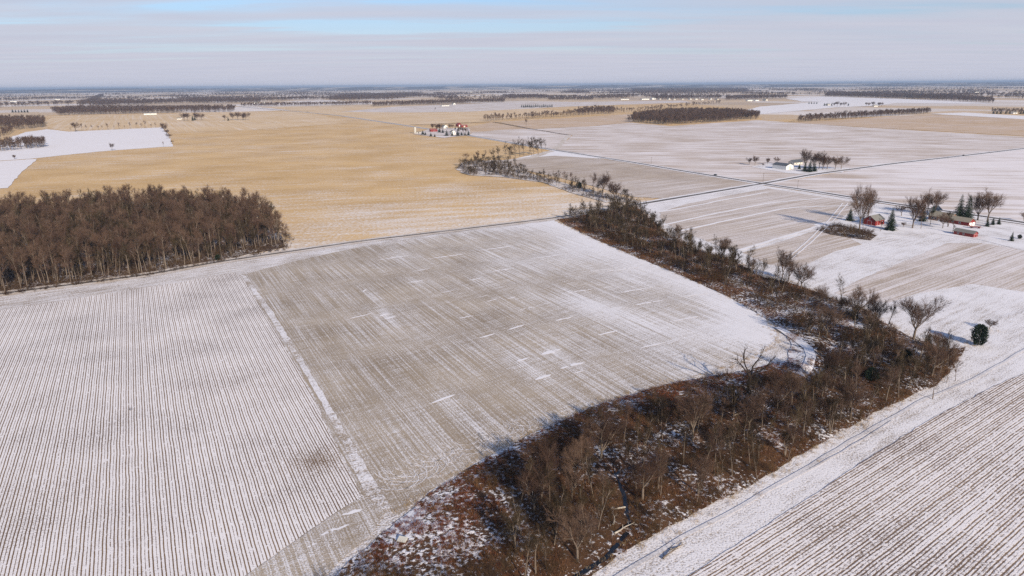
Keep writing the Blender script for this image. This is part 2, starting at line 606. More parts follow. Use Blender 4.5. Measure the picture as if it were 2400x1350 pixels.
ROAD_A = [(-500, 762), (-200, 722), (0, 692), (340, 648), (510, 617), (700, 589), (850, 567), (1080, 540), (1300, 513), (1490, 482)]
ROAD_B = [(1490, 482), (1640, 457), (1787, 432), (1900, 411), (2100, 384), (2260, 366), (2400, 349), (2900, 300)]
ROAD_C = [(560, 250), (700, 262), (800, 272), (960, 296), (1100, 318), (1300, 353), (1480, 381), (1600, 402), (1787, 432), (1904, 449), (1992, 464), (2108, 481), (2356, 517), (2420, 527), (2900, 610)]
CREEK_R = [(1490, 486), (1522, 512), (1565, 552), (1640, 590), (1715, 610), (1790, 652), (1862, 668), (1945, 700), (2010, 720), (2060, 752), (2140, 795), (2215, 822), (2262, 812), (2320, 772)]
FIELD_EDGE = [(1300, 517), (1370, 552), (1480, 600), (1600, 648), (1715, 700), (1790, 745), (1822, 785), (1812, 812), (1745, 852), (1660, 882), (1560, 902), (1400, 950), (1280, 1003), (1130, 1080), (1000, 1160), (935, 1212)]

ZB = 0.0
# far and middle distance: default golden stubble
field('stubble_field', [(-900, 760), (-900, 440), (-300, 330), (120, 270), (560, 262), (900, 252), (1190, 242), (1600, 241), (1760, 258), (1790, 282), (2400, 262), (3200, 262), (3400, 760), (1700, 760)], M['gold'], 0.30, amp=0,
      cuts=14, snow=lambda x, y: 0.42 * max(0, min(1, (760 + 0.5 * x - y) / 300.0)) + 0.12 * mnoise.noise(Vector((x * .004, y * .004, 1))))
field('stubble_field', [(112, 299), (162, 309), (378, 299), (400, 312), (620, 303), (820, 288), (720, 262), (560, 263), (400, 267), (135, 272), (105, 285)], M['tan'], 0.45)
field('stubble_field', [(600, 250), (880, 250), (1180, 243), (1330, 262), (1130, 285), (960, 294), (800, 271)], M['tan'], 0.45)
field('snow_field', [(-300, 420), (-40, 380), (70, 373), (230, 356), (380, 345), (407, 344), (392, 312), (378, 299), (162, 309), (110, 303), (60, 310), (0, 332), (-300, 350)], M['white'], 0.5)
field('snow_field', [(-400, 480), (-40, 381), (72, 374), (40, 405), (-20, 455)], M['white'], 0.5)
field('snow_field', [(800, 262), (930, 250), (1180, 241), (1600, 236), (1620, 240), (1330, 250), (1100, 262), (960, 264)], M['lilac'], 0.55)
field('snow_field', [(1735, 262), (1780, 250), (1870, 243), (1930, 238), (2110, 240), (2060, 248), (1960, 252), (1890, 258), (1780, 268)], M['white'], 0.55)
field('snow_field', [(1840, 231), (1930, 227), (2100, 231), (2335, 243), (2150, 242), (1990, 240), (1880, 238)], M['white'], 0.6)
field('ploughed_field', [(1165, 286), (1300, 279), (1440, 270), (1500, 267), (1480, 287), (1380, 297), (1245, 302)], M['brown'], 0.6)
field('ploughed_field', [(1090, 300), (1150, 287), (1240, 303), (1170, 305), (1105, 312)], M['brown'], 0.6)
field('snow_field', [(1100, 317), (1105, 312), (1170, 305), (1240, 303), (1340, 318), (1302, 351)], M['lilac'], 0.62)
field('snow_field', [(1304, 351), (1342, 318), (1250, 303), (1380, 297), (1480, 288), (1570, 296), (1775, 282), (2000, 298), (2400, 321), (2900, 350), (2400, 347), (2100, 382), (1787, 430), (1600, 399)], M['lilac'], 0.62)
field('ploughed_field', [(1850, 288), (1945, 283), (2180, 268), (2400, 280), (2900, 300), (2900, 345), (2400, 319), (2000, 297)], M['brown'], 0.64)
field('snow_field', [(2180, 267), (2260, 264), (2400, 272), (2900, 290), (2900, 300), (2400, 280)], M['white'], 0.66)
field('snow_field', [(1790, 434), (2100, 385), (2400, 350), (2900, 305), (3300, 640), (2900, 612), (2400, 526), (2108, 482)], M['lilac'], 0.62, cuts=8,
      snow=lambda x, y: 0.25 * max(0, min(1, (x - 330) / 120.0)))
field('stubble_field', [(1150, 380), (1230, 373), (1290, 358), (1480, 383), (1600, 404), (1782, 433), (1640, 456), (1560, 467), (1480, 462), (1400, 440), (1300, 415), (1220, 398)], M['rows_f'], 0.62, cuts=8,
      snow=lambda x, y: 0.25 * max(0, min(1, (760 - y) / 160.0)) - 0.1)
field('snow_field', [(1210, 372), (1295, 353), (1430, 374), (1300, 366)], M['drift'], 0.63)
# right hand side below the crossroads
field('meadow', [(-700, -300), (700, -300), (700, 330), (-700, 330)], M['meadow'], 0.56, amp=0, ground=True)
field('meadow', [(1490, 486), (1640, 460), (1787, 436), (2108, 486), (2420, 532), (3000, 630), (3400, 900), (3300, 1600), (1000, 1600), (1500, 1200), (1800, 1040), (2050, 900), (2150, 850), (2150, 815), (2040, 770), (1850, 690), (1705, 625), (1555, 565)], M['meadow'], 0.62, cuts=6,
      snow=lambda x, y: 0.0)
field('stubble_field', [(1545, 500), (1600, 482), (1680, 465), (1800, 443), (1960, 468), (2030, 482), (1990, 500), (1962, 520), (1915, 530), (1840, 556), (1750, 584), (1700, 586), (1600, 545), (1552, 522)], M['rows_f'], 0.66, cuts=8,
      snow=lambda x, y: 0.05)
field('stubble_field', [(1738, 594), (1800, 578), (1925, 538), (1985, 556), (2020, 575), (1960, 590), (1870, 630), (1800, 622)], M['rows_f'], 0.66)
field('stubble_field', [(1955, 690), (2010, 660), (2110, 618), (2220, 572), (2300, 572), (2420, 590), (2600, 640), (2420, 690), (2280, 668), (2150, 690), (2080, 712), (2010, 705)], M['rows_f'], 0.66, cuts=10,
      snow=lambda x, y: 0.10 + 0.18 * mnoise.noise(Vector((x * .03, y * .03, 0))))
# left of the creek
field('meadow', [(-700, 790), (-200, 727), (0, 697), (340, 653), (510, 621), (700, 593), (850, 571), (1080, 544), (1300, 515), (1500, 560), (1860, 760), (1870, 850), (1000, 1300), (760, 1500), (-900, 1500)], M['meadow'], 0.62, cuts=6,
      snow=lambda x, y: -0.12)

B_EDGE = gline([(1300, 517), (1370, 552), (1480, 600), (1600, 648), (1715, 700), (1790, 745), (1822, 785)])
B_TOP = gline([(820, 572), (1060, 542), (1300, 517)])
B_PATCH = [(905, 745, 12, 4, .5), (1420, 730, 30, 7, .55), (1350, 715, 16, 7, .4), (1235, 690, 14, 5, .4), (1215, 850, 12, 4, .6), (1290, 829, 7, 3.5, .6), (1342, 860, 9, 3, .5), (1272, 890, 8, 2.5, .5), (1050, 937, 9, 2.5, .4), (940, 600, 20, 6, .4),
           (980, 663, 7, 3, .5), (1130, 665, 10, 3, .45), (870, 700, 30, 1.6, .35), (1180, 610, 30, 12, .35), (1600, 780, 34, 20, .35), (1640, 870, 16, 10, .4), (1120, 1000, 10, 2.5, .3)]
B_PATCH = [(px(a, b).to_2d(), rx, ry, k) for a, b, rx, ry, k in B_PATCH]
UA = Vector((math.sin(R(AZ_A)), math.cos(R(AZ_A))))
UN = Vector((UA.y, -UA.x))


def snow_b(x, y):
    p = Vector((x, y))
    d = seg_dist(p, B_EDGE)
    n = mnoise.noise(Vector((x * .02, y * .02, 5)))
    s = 0.34 * math.exp(-(d / (24 + 16 * n)) ** 2) + 0.17 * math.exp(-(d / (80.0 + 45 * n)) ** 2)
    d2 = seg_dist(p, B_TOP)
    s += 0.22 * math.exp(-(d2 / (20 + 16 * n)) ** 2)
    for c, rx, ry, k in B_PATCH:
        q = p - c
        s += .38 * k * math.exp(-((q.dot(UA) / rx) ** 2 + (q.dot(UN) / ry) ** 2) * 0.8)
    return s


field('stubble_field', [(566, 648), (620, 633), (720, 608), (850, 580), (1060, 550), (1300, 519)] + FIELD_EDGE[1:] + [(880, 1190), (850, 1165), (700, 862)], M['rows_b'], 0.70, cuts=60, snow=snow_b)
field('snow_strip', [(564, 646), (577, 650), (634, 725), (722, 866), (810, 1015), (878, 1130), (915, 1195), (900, 1205), (860, 1168), (784, 1005), (704, 862), (624, 735)], M['meadow'], 0.74, cuts=24,
      snow=lambda x, y: -0.06 + 0.3 * mnoise.noise(Vector((x * .05, y * .05, 2))))
field('corn_field', [(-700, 860), (-300, 780), (0, 731), (200, 700), (400, 668), (547, 642), (565, 650), (700, 868), (848, 1172), (790, 1205), (690, 1275), (570, 1360), (420, 1480), (-200, 2000), (-2200, 2000), (-1200, 1100)], M['rows_a'], 0.76, cuts=30,
      snow=lambda x, y: (-0.16 * math.exp(-(((x + 54) / 9) ** 2 + ((y - 170) / 5) ** 2)) - 0.06 + 0.05 * mnoise.noise(Vector((x * .02, y * .02, 9)))))
field('trampled_headland', [(570, 1362), (690, 1277), (790, 1207), (850, 1170), (905, 1205), (870, 1260), (800, 1320), (700, 1420), (420, 1480)], M['rows_b'], 0.78, cuts=10, snow=lambda x, y: 0.06)
# bottom right rows
field('corn_field', [(1470, 1480), (1615, 1355), (1780, 1247), (1930, 1150), (2050, 1068), (2180, 988), (2330, 908), (2850, 700), (3600, 900), (3600, 2000), (1050, 2000)], M['rows_c'], 0.76, cuts=16,
      snow=lambda x, y: 0.05 * mnoise.noise(Vector((x * .03, y * .03, 1))))
ribbon('farm_track', [(1380, 1400), (1480, 1335), (1600, 1265), (1750, 1185), (1900, 1095), (2050, 1005), (2170, 938)], 1.1, M['track'], 0.80, amp=0.5)
ribbon('farm_track', [(2170, 938), (2260, 905), (2340, 860), (2440, 800)], 1.0, M['track'], 0.80, amp=0.5)
ribbon('farm_track', [(1690, 1220), (1850, 1130), (2000, 1050), (2090, 990)], 0.5, M['track'], 0.81, amp=0.5)
ribbon('farm_track', [(1840, 612), (1890, 570), (1945, 515), (1975, 478)], 0.9, M['drift'], 0.80, amp=0.3)
ribbon('farm_track', [(1852, 612), (1902, 570), (1957, 515), (1987, 478)], 0.9, M['drift'], 0.80, amp=0.3)
for ln in ([(1500, 506), (1600, 490), (1700, 470), (1800, 452)], [(1545, 532), (1650, 508), (1800, 478), (1930, 466)], [(1590, 545), (1700, 520), (1850, 488), (1990, 484)], [(1730, 590), (1830, 560), (1920, 533)]):
    ribbon('snow_strip', ln, 3.0, M['drift'], 0.80, amp=1.2)
ribbon('snow_strip', [(0, 443), (35, 405), (75, 374)], 14, M['white'], 0.60, amp=2)
# crisp snow dashes lying across the rows of the middle field
DASH = [(955, 666, 996, 660, 1.6), (1096, 661, 1130, 655, 1.4), (1138, 712, 1170, 702, 1.0), (1188, 704, 1210, 699, 1.2), (1070, 751, 1112, 743, 1.0), (1122, 797, 1162, 785, 1.1), (1190, 777, 1230, 765, 1.2),
        (1268, 836, 1314, 822, 2.6), (1312, 869, 1368, 853, 2.0), (1252, 896, 1292, 882, 1.8), (1008, 951, 1068, 929, 1.3), (818, 751, 876, 737, .9), (885, 613, 962, 601, 1.6), (965, 640, 1010, 632, 1.0),
        (1300, 756, 1345, 746, 1.2), (1215, 730, 1260, 722, 1.1), (1030, 690, 1060, 685, .9), (1150, 640, 1200, 632, 1.6), (1420, 640, 1500, 628, 1.6), (1330, 690, 1392, 680, 1.2), (1480, 720, 1560, 706, 1.4),
        (1560, 760, 1640, 744, 1.3), (1400, 790, 1450, 778, 1.2), (1500, 820, 1560, 806, 1.2), (1380, 640, 1440, 632, 1.2), (1120, 700, 1150, 694, .8), (1345, 880, 1370, 872, 1.0), (850, 688, 860, 680, .8),
        (1000, 610, 1090, 598, 1.6), (1120, 590, 1220, 577, 1.8), (1240, 610, 1330, 598, 1.6), (1450, 690, 1530, 676, 1.4), (1590, 700, 1660, 690, 1.3), (1210, 852, 1240, 842, 1.8), (890, 745, 912, 738, 2.0), (900, 752, 930, 745, 1.5),
        (750, 1262, 790, 1245, 1.0), (800, 1215, 850, 1200, 1.2), (780, 1250, 820, 1236, .8), (720, 1290, 745, 1280, .8)]
for k, (xa, ya, xb, yb_, wd) in enumerate(DASH):
    a, b = px(xa, ya).to_2d(), px(xb, yb_).to_2d()
    d = b - a
    nn = Vector((-d.y, d.x)).normalized()
    m = MB()
    N = max(6, int(d.length / 1.2))
    zz = .786 + (k % 5) * .003
    for i in range(N + 1):
        t = i / N
        w = wd * .5 * (math.sin(math.pi * min(1, max(0, t))) ** .5) * (.7 + .5 * rng.random())
        c = a + d * t + nn * .6 * mnoise.noise(Vector((t * 4, k, 0)))
        e0, e1 = c + nn * w, c - nn * w * (.6 + .6 * rng.random())
        m.v += [(e0.x, e0.y, zz), (e1.x, e1.y, zz)]
        if i and rng.random() > .06:
            m.f.append((2 * i - 2, 2 * i - 1, 2 * i + 1, 2 * i))
    tag(m.build('snow_patch', M['drift']), kind='structure')
# wheel marks where machines turned at the lower end of the middle field
for k, (x, y, rad, turn) in enumerate(((1230, 985, 9, 0), (1165, 1005, 10, .2), (1090, 1035, 10, 0), (1010, 1065, 9, .1), (960, 1095, 10, 0), (930, 1120, 8, .3), (1310, 965, 8, .1))):
    c = px(x, y)
    m = MB()
    for q in range(5):
        r0 = rad - q * 1.5 - (q % 2) * .5
        if r0 < 2:
            continue
        pv_ = None
        for i in range(41):
            a = R(-AZ_A) + turn + math.pi * (i / 40) * 1.15 - .2
            rr = r0 + .15 * mnoise.noise(Vector((i * .2, q, k)))
            e = c.to_2d() + Vector((math.cos(a) * rr, math.sin(a) * rr * .85 - (2.0 if q % 2 else 0)))
            u = (e - c.to_2d()).normalized() * .10
            n = len(m.v)
            m.v += [(e.x - u.x, e.y - u.y, .79 + k * .003), (e.x + u.x, e.y + u.y, .79 + k * .003)]
            if pv_ is not None and mnoise.noise(Vector((i * .3, q * 2, k + 3))) > -.3:
                m.f.append((n - 2, n - 1, n + 1, n))
            pv_ = e
    tag(m.build('wheel_marks', M['meadow']), kind='structure')
# roads
for nm, ln, w in (('farm_lane', ROAD_A, 2.6), ('road', ROAD_B, 5.0), ('road', ROAD_C, 4.6)):
    ribbon('verge', ln, w + 8.5, M['verge'] if nm == 'farm_lane' else M['drift'], {'farm_lane': 0.72}.get(nm, 0.70 if ln is ROAD_B else 0.68), amp=1.2)
    ribbon(nm, ln, w, M['road'], {'farm_lane': 0.84}.get(nm, 0.82 if ln is ROAD_B else 0.86), amp=0.2)
ribbon('ditch', [(1155, 286), (1240, 302), (1330, 317)], 7, M['woodfloor'], 0.72, amp=1)
ribbon('ditch', [(1333, 318), (1318, 334), (1303, 350)], 9, M['verge'], 0.70, amp=1)
ribbon('ditch', [(960, 293), (1060, 290), (1150, 286)], 8, M['woodfloor'], 0.70, amp=1)

# the creek valley with its leaf litter, raised a little between field and water
CREEK_POLY = [(1305, 517), (1370, 552), (1480, 601), (1600, 650), (1715, 703), (1790, 748), (1838, 782), (1855, 812), (1845, 850), (1750, 872), (1665, 888), (1560, 906), (1400, 955), (1280, 1008), (1130, 1086), (1000, 1167), (930, 1228), (850, 1300), (740, 1400), (560, 1560), (200, 1900),
              (760, 1950), (1180, 1560), (1390, 1352), (1450, 1306), (1560, 1243), (1650, 1198), (1750, 1150), (1850, 1088), (1950, 1030), (2060, 968), (2140, 930), (2180, 915), (2225, 880), (2262, 818), (2215, 822), (2140, 797), (2060, 754), (2010, 722), (1945, 702), (1862, 670), (1790, 654), (1715, 612), (1640, 592), (1565, 554), (1522, 514), (1490, 486)]
CREEK_G = [px(*p).to_2d() for p in CREEK_POLY]
CREEK_LINE = gline([(1180, 1500), (1330, 1372), (1420, 1315), (1475, 1250), (1462, 1165), (1440, 1118), (1510, 1090), (1600, 1075), (1720, 1010), (1850, 930), (1930, 860), (1960, 800), (1900, 740), (1800, 700), (1650, 630), (1520, 570), (1400, 510)])


def inside(p, poly):
    c = False
    j = len(poly) - 1
    for i in range(len(poly)):
        a, b = poly[i], poly[j]
        if (a.y > p.y) != (b.y > p.y) and p.x < (b.x - a.x) * (p.y - a.y) / (b.y - a.y) + a.x:
            c = not c
        j = i
    return c


def bank_z(x, y):
    p = Vector((x, y))
    d = seg_dist(p, CREEK_G + CREEK_G[:1])
    dc = seg_dist(p, CREEK_LINE)
    e = min(1.0, d / 8.0)
    z = 0.84 + e * (1.0 + 0.7 * mnoise.noise(Vector((x * .07, y * .07, 0))))
    k = max(0.0, 1 - dc / 5.0)
    z -= k * k * (3 - 2 * k) * (z - 0.70) * 1.05
    return max(z, 0.60)


B_LOW = gline(FIELD_EDGE[8:])


def creek_snow(x, y):
    p = Vector((x, y))
    d = seg_dist(p, CREEK_G + CREEK_G[:1])
    s = 0.10 * mnoise.noise(Vector((x * .05, y * .05, 4)))
    c = px(1060, 1230).to_2d()
    s += 0.03 * math.exp(-((p - c).length / 22) ** 2) - 0.05
    s += 0.16 * math.exp(-(seg_dist(p, B_LOW) / 9.0) ** 2)
    c = px(900, 1340).to_2d()
    s += 0.14 * math.exp(-((p - c).length / 20) ** 2)
    c = px(1900, 745).to_2d()
    s += 0.18 * math.exp(-((p - c).length / 40) ** 2)
    c = px(1800, 830).to_2d()
    s += 0.42 * math.exp(-((p - c).length / 16) ** 2)
    return s


def bank_mesh():
    bm = bmesh.new()
    vs = [bm.verts.new((p.x, p.y, 0.84)) for p in rough(CREEK_G, amp=0.7)]
    f = bm.faces.new(vs)
    f.normal_update()
    if f.normal.z < 0:
        f.normal_flip()
    bmesh.ops.triangulate(bm, faces=bm.faces[:])
    lo = [min(p.x for p in CREEK_G), min(p.y for p in CREEK_G)]
    hi = [max(p.x for p in CREEK_G), max(p.y for p in CREEK_G)]
    for ax in (0, 1):
        n = int((hi[ax] - lo[ax]) / 3.2)
        for i in range(1, n):
            co = [0, 0, 0]
            co[ax] = lo[ax] + (hi[ax] - lo[ax]) * i / n
            no = [0, 0, 0]
            no[ax] = 1
            bmesh.ops.bisect_plane(bm, geom=bm.verts[:] + bm.edges[:] + bm.faces[:], plane_co=co, plane_no=no)
    for v in bm.verts:
        v.co.z = bank_z(v.co.x, v.co.y)
    me = bpy.data.meshes.new('creek_bank')
    bm.to_mesh(me)
    bm.free()
    me.materials.append(M['litter'])
    at = me.attributes.new('snow', 'FLOAT', 'POINT')
    at.data.foreach_set('value', [creek_snow(v.co.x, v.co.y) for v in me.vertices])
    me.polygons.foreach_set('use_smooth', [True] * len(me.polygons))
    tag(link(bpy.data.objects.new('creek_bank', me)), kind='structure')


bank_mesh()
cw = MB()
for i, p in enumerate(CREEK_LINE[:7]):
    d = (CREEK_LINE[min(i + 1, len(CREEK_LINE) - 1)] - CREEK_LINE[max(0, i - 1)]).normalized()
    n = Vector((-d.y, d.x)) * 0.55
    cw.v += [(p.x + n.x, p.y + n.y, 0.86), (p.x - n.x, p.y - n.y, 0.86)]
    if i:
        cw.f.append((2 * i - 2, 2 * i - 1, 2 * i + 1, 2 * i))
tag(cw.build('creek_water', M['water']), kind='structure')
for pth in ([(1822, 772), (1862, 798), (1893, 825), (1900, 845), (1893, 868), (1872, 892)],):
    pts = gline(pth)
    m = MB()
    fine = []
    for a, b in zip(pts[:-1], pts[1:]):
        for j in range(6):
            fine.append(a.lerp(b, j / 6))
    for i, p in enumerate(fine):
        d = (fine[min(i + 1, len(fine) - 1)] - fine[max(0, i - 1)]).normalized()
        n = Vector((-d.y, d.x)) * 1.7
        for sgn in (1, -1):
            q = p + n * sgn
            m.v.append((q.x, q.y, bank_z(q.x, q.y) + 0.16))
        if i:
            m.f.append((2 * i - 2, 2 * i - 1, 2 * i + 1, 2 * i))
    tag(m.build('frozen_side_channel', M['drift']), kind='structure')

WOOD_POLY = [(-260, 735), (-100, 707), (0, 690), (200, 664), (340, 644), (510, 611), (600, 594), (667, 582), (660, 552), (620, 520), (560, 500), (480, 492), (300, 490), (150, 502), (0, 520), (-260, 560)]
WOOD_G = [px(*p).to_2d() for p in WOOD_POLY]
field('woodland_floor', WOOD_POLY, M['woodfloor'], 0.74, amp=0.8)
BRUSH_N = [(1068, 398), (1088, 380), (1140, 378), (1195, 382), (1250, 410), (1330, 432), (1400, 450), (1480, 468), (1500, 476), (1420, 476), (1345, 455), (1270, 428), (1180, 417), (1100, 412)]
field('brush_floor', BRUSH_N, M['verge'], 0.74, amp=0.8)
ROW_N = [(1110, 378), (1180, 376), (1240, 369), (1290, 352), (1300, 356), (1250, 372), (1170, 382)]
field('brush_floor', ROW_N, M['verge'], 0.745, amp=0.8)
field('farmyard', [(1905, 528), (1990, 512), (2110, 492), (2300, 512), (2400, 535), (2600, 570), (2600, 620), (2400, 590), (2300, 565), (2180, 548), (2060, 560), (2000, 562)], M['yard'], 0.74)
field('brush_floor', [(1912, 540), (1960, 528), (2010, 538), (2055, 555), (2040, 566), (1990, 560), (1945, 552)], M['woodfloor'], 0.78)
field('farmyard', [(1760, 392), (1800, 384), (1990, 395), (1975, 405), (1900, 410), (1850, 408)], M['yard'], 0.76)
field('farmyard', [(968, 315), (1010, 302), (1100, 300), (1104, 317), (1040, 324)], M['lilac'], 0.76)

# hills along the horizon
hv, hf = [], []
for k, (dist, hh, ph) in enumerate(((21000, 84, 0.0), (31000, 98, 7.0))):
    n0 = len(hv)
    N = 120
    for i in range(N + 1):
        a = R(-62 + 124 * i / N)
        h = hh * (0.75 + 0.5 * mnoise.noise(Vector((i * 0.11 + ph, ph, 0)))) + 10 * mnoise.noise(Vector((i * .7, ph, 3)))
        for dd, z in ((-2500, -15), (0, h), (2500, -15)):
            hv.append((math.sin(a) * (dist + dd), math.cos(a) * (dist + dd), z))
    for i in range(N):
        for j in range(2):
            b = n0 + 3 * i + j
            hf.append((b, b + 3, b + 4, b + 1))
tag(mesh_obj('hills', hv, hf, M['dryhill'], smooth=True), kind='structure')

# ------------------------------------------------------------------ bare trees
def gen_tree(seed, H, style):
    r = random.Random(seed)
    trunk, crown = MB(), MB()

    def jit(d, a):
        return (d + Vector((r.uniform(-a, a), r.uniform(-a, a), r.uniform(-a, a)))).normalized()

    def limb(mb, p, d, L, r0, r1, segs, n, wig, up):
        pts = [Vector(p)]
        d = Vector(d)
        for i in range(segs):
            d = jit(d, wig)
            d = (d + Vector((0, 0, up))).normalized()
            q = pts[-1] + d * (L / segs)
            a, b = r0 + (r1 - r0) * i / segs, r0 + (r1 - r0) * (i + 1) / segs
            if n <= 0:
                mb.spike(pts[-1], q, a)
            else:
                mb.tube(pts[-1], q, a, b, n)
            pts.append(q)
        return pts, d

    def along(pts, t):
        k = min(len(pts) - 2, int(t * (len(pts) - 1)))
        f = t * (len(pts) - 1) - k
        return pts[k].lerp(pts[k + 1], f), (pts[k + 1] - pts[k]).normalized()

    def side(d, ang):
        u = d.orthogonal().normalized()
        u = Matrix.Rotation(r.uniform(0, 6.283), 3, d) @ u
        return (d * math.cos(ang) + u * math.sin(ang)).normalized()

    tw = 0.00115 * H if style != 'shrub' else 0.0042 * H

    def fine(pts, L, n2, n3):
        for i in range(n2):
            t = r.uniform(0.25, 1.0)
            p, d = along(pts, t)
            l2 = L * r.uniform(0.4, 0.75) * (1.15 - 0.45 * t)
            p2, d2 = limb(crown, p, side(d, r.uniform(0.35, 0.85)), l2, tw * 1.7, tw * .7, 2, 3, 0.22, 0.12)
            for j in range(n3):
                q, e = along(p2, r.uniform(0.15, 1.0))
                l3 = l2 * r.uniform(0.4, 0.9)
                tip = q + side(e, r.uniform(0.3, 0.9)) * l3 + Vector((0, 0, l3 * .2))
                crown.spike(q, tip, tw * .85)
                if j % 2 == 0:
                    m_ = q.lerp(tip, 0.45)
                    crown.spike(m_, m_ + side((tip - q).normalized(), 0.7) * l3 * 0.6, tw * .7)

    if style == 'wood':
        fork = r.random() < 0.5
        tp, td = limb(trunk, (0, 0, -0.3), (r.uniform(-.06, .06), r.uniform(-.06, .06), 1), H * (0.6 if fork else 0.93), 0.0155 * H, 0.006 * H if fork else 0.003 * H, 8, 6, 0.05, 0.02)
        stems = [(tp, H * .6 if fork else H * .93)]
        if fork:
            for k in range(r.choice((2, 3))):
                sp_, _ = limb(trunk, tp[-1], side(td, r.uniform(.2, .42)), H * .36, 0.0065 * H, 0.002 * H, 5, 5, 0.09, 0.06)
                stems.append((sp_, H * .36))
        for k in range(20):
            si = r.choice(range(len(stems))) if fork else 0
            pts, L = stems[si]
            t = r.uniform(0.5 if si == 0 else 0.15, 1.0) if fork else r.betavariate(1.6, 1.1) * 0.64 + 0.35
            p, d = along(pts, t)
            l1 = H * r.uniform(0.15, 0.27) * (1.1 - 0.35 * t)
            p1, _ = limb(trunk if k < 7 else crown, p, side(d, r.uniform(0.5, 0.95)), l1, 0.0042 * H, 0.0016 * H, 4, 4, 0.14, 0.10)
            fine(p1, l1, 9, 8)
    elif style == 'open':
        tp, td = limb(trunk, (0, 0, -0.3), (r.uniform(-.05, .05), r.uniform(-.05, .05), 1), H * r.uniform(.18, .3), 0.026 * H, 0.02 * H, 3, 8, 0.05, 0.0)
        for k in range(r.choice((4, 5, 6))):
            a = 6.283 * k / 5 + r.uniform(-.4, .4)
            tilt = r.uniform(.15, .75)
            d = Vector((math.cos(a) * math.sin(tilt), math.sin(a) * math.sin(tilt), math.cos(tilt)))
            L0 = H * r.uniform(.5, .68)
            p0, _ = limb(trunk, tp[-1], d, L0, 0.012 * H, 0.0035 * H, 6, 5, 0.12, 0.04)
            for j in range(13):
                t = r.uniform(.12, 1)
                p, dd = along(p0, t)
                l1 = H * r.uniform(.2, .36) * (1.1 - .4 * t)
                p1, _ = limb(trunk if j < 3 else crown, p, side(dd, r.uniform(.4, .9)), l1, 0.0045 * H, 0.0016 * H, 4, 4, 0.15, 0.06)
                fine(p1, l1, 9, 7)
    elif style == 'thin':
        for st_ in range(r.choice((1, 1, 2, 3))):
            dv = (r.uniform(-.2, .2), r.uniform(-.2, .2), 1)
            tp, td = limb(trunk, (r.uniform(-.4, .4), r.uniform(-.4, .4), -.3), dv, H * r.uniform(.75, .97), 0.0145 * H, 0.003 * H, 8, 5, 0.08, 0.03)
            for k in range(13):
                t = r.uniform(.28, 1)
                p, d = along(tp, t)
                l1 = H * r.uniform(.14, .28) * (1.15 - .5 * t)
                p1, _ = limb(trunk if k < 6 else crown, p, side(d, r.uniform(.4, .8)), l1, 0.0046 * H, 0.0018 * H, 4, 3, 0.14, 0.12)
                fine(p1, l1, 8, 8)
    elif style == 'gnarled':
        tp, td = limb(trunk, (0, 0, -0.5), (-.12, 0, 1), H * .35, 0.03 * H, 0.022 * H, 4, 8, 0.09, 0.0)
        for k in range(4):
            a = 6.283 * k / 4 + r.uniform(-.4, .4)
            d = Vector((math.cos(a) * .6, math.sin(a) * .6, 0.8)).normalized()
            p0, _ = limb(trunk, tp[-1], d, H * r.uniform(.4, .58), 0.016 * H, 0.005 * H, 7, 6, 0.28, 0.03)
            for j in range(5):
                p, dd = along(p0, r.uniform(.35, 1))
                l1 = H * r.uniform(.12, .2)
                p1, _ = limb(trunk, p, side(dd, r.uniform(.5, 1.0)), l1, 0.0055 * H, 0.002 * H, 4, 4, 0.25, 0.04)
                fine(p1, l1, 3, 3)
    elif style == 'shrub':
        for k in range(11):
            a = r.uniform(0, 6.283)
            tilt = r.uniform(.1, .75)
            d = Vector((math.cos(a) * math.sin(tilt), math.sin(a) * math.sin(tilt), math.cos(tilt)))
            p0, _ = limb(crown, (d.x * .3, d.y * .3, -.1), d, H * r.uniform(.6, 1.0), 0.008 * H, 0.003 * H, 4, 3, 0.14, 0.03)
            for j in range(9):
                p, dd = along(p0, r.uniform(.2, 1))
                l = H * r.uniform(.2, .4)
                q = p + side(dd, r.uniform(.4, .9)) * l
                crown.spike(p, q, tw * .9)
                for m_ in range(2):
                    s_ = p.lerp(q, r.uniform(.3, .8))
                    crown.spike(s_, s_ + side(dd, r.uniform(.5, 1.2)) * l * .5, tw * .6)
    return trunk, crown


def mesh_of(mb, name, mat):
    me = bpy.data.meshes.new(name)
    me.from_pydata(mb.v, [], mb.f)
    me.materials.append(mat)
    me.update()
    return me


PROTO = {}                       # style -> list of (trunk mesh, crown mesh) for a 1x tree of nominal height
NOM = {'wood': 17.0, 'open': 17.0, 'gnarled': 17.0, 'thin': 17.0, 'shrub': 3.0}
for st, cnt in (('wood', 8), ('open', 5), ('gnarled', 1), ('thin', 6), ('shrub', 4)):
    PROTO[st] = []
    for i in range(cnt):
        a, b = gen_tree(100 + i * 7 + len(st), NOM[st], st)
        PROTO[st].append((mesh_of(a, 'trunk', M['darkbark' if st == 'gnarled' else 'bark']) if a.v else None, mesh_of(b, 'crown', M['brush'] if st == 'shrub' else M[{'gnarled': 'darkbark', 'thin': 'olive'}.get(st, 'twig')])))


def joined_proto(style, i):
    """trunk and crown of a kind in one mesh, for masses of trees"""
    a, b = PROTO[style][i]
    bm = bmesh.new()
    if a:
        bm.from_mesh(a)
    nf = len(bm.faces)
    bm.from_mesh(b)
    me = bpy.data.meshes.new('woodland_tree')
    for k, f in enumerate(bm.faces):
        f.material_index = 0 if k < nf else 1
    bm.to_mesh(me)
    bm.free()
    me.materials.append(M['bark'])
    me.materials.append(b.materials[0])
    return me


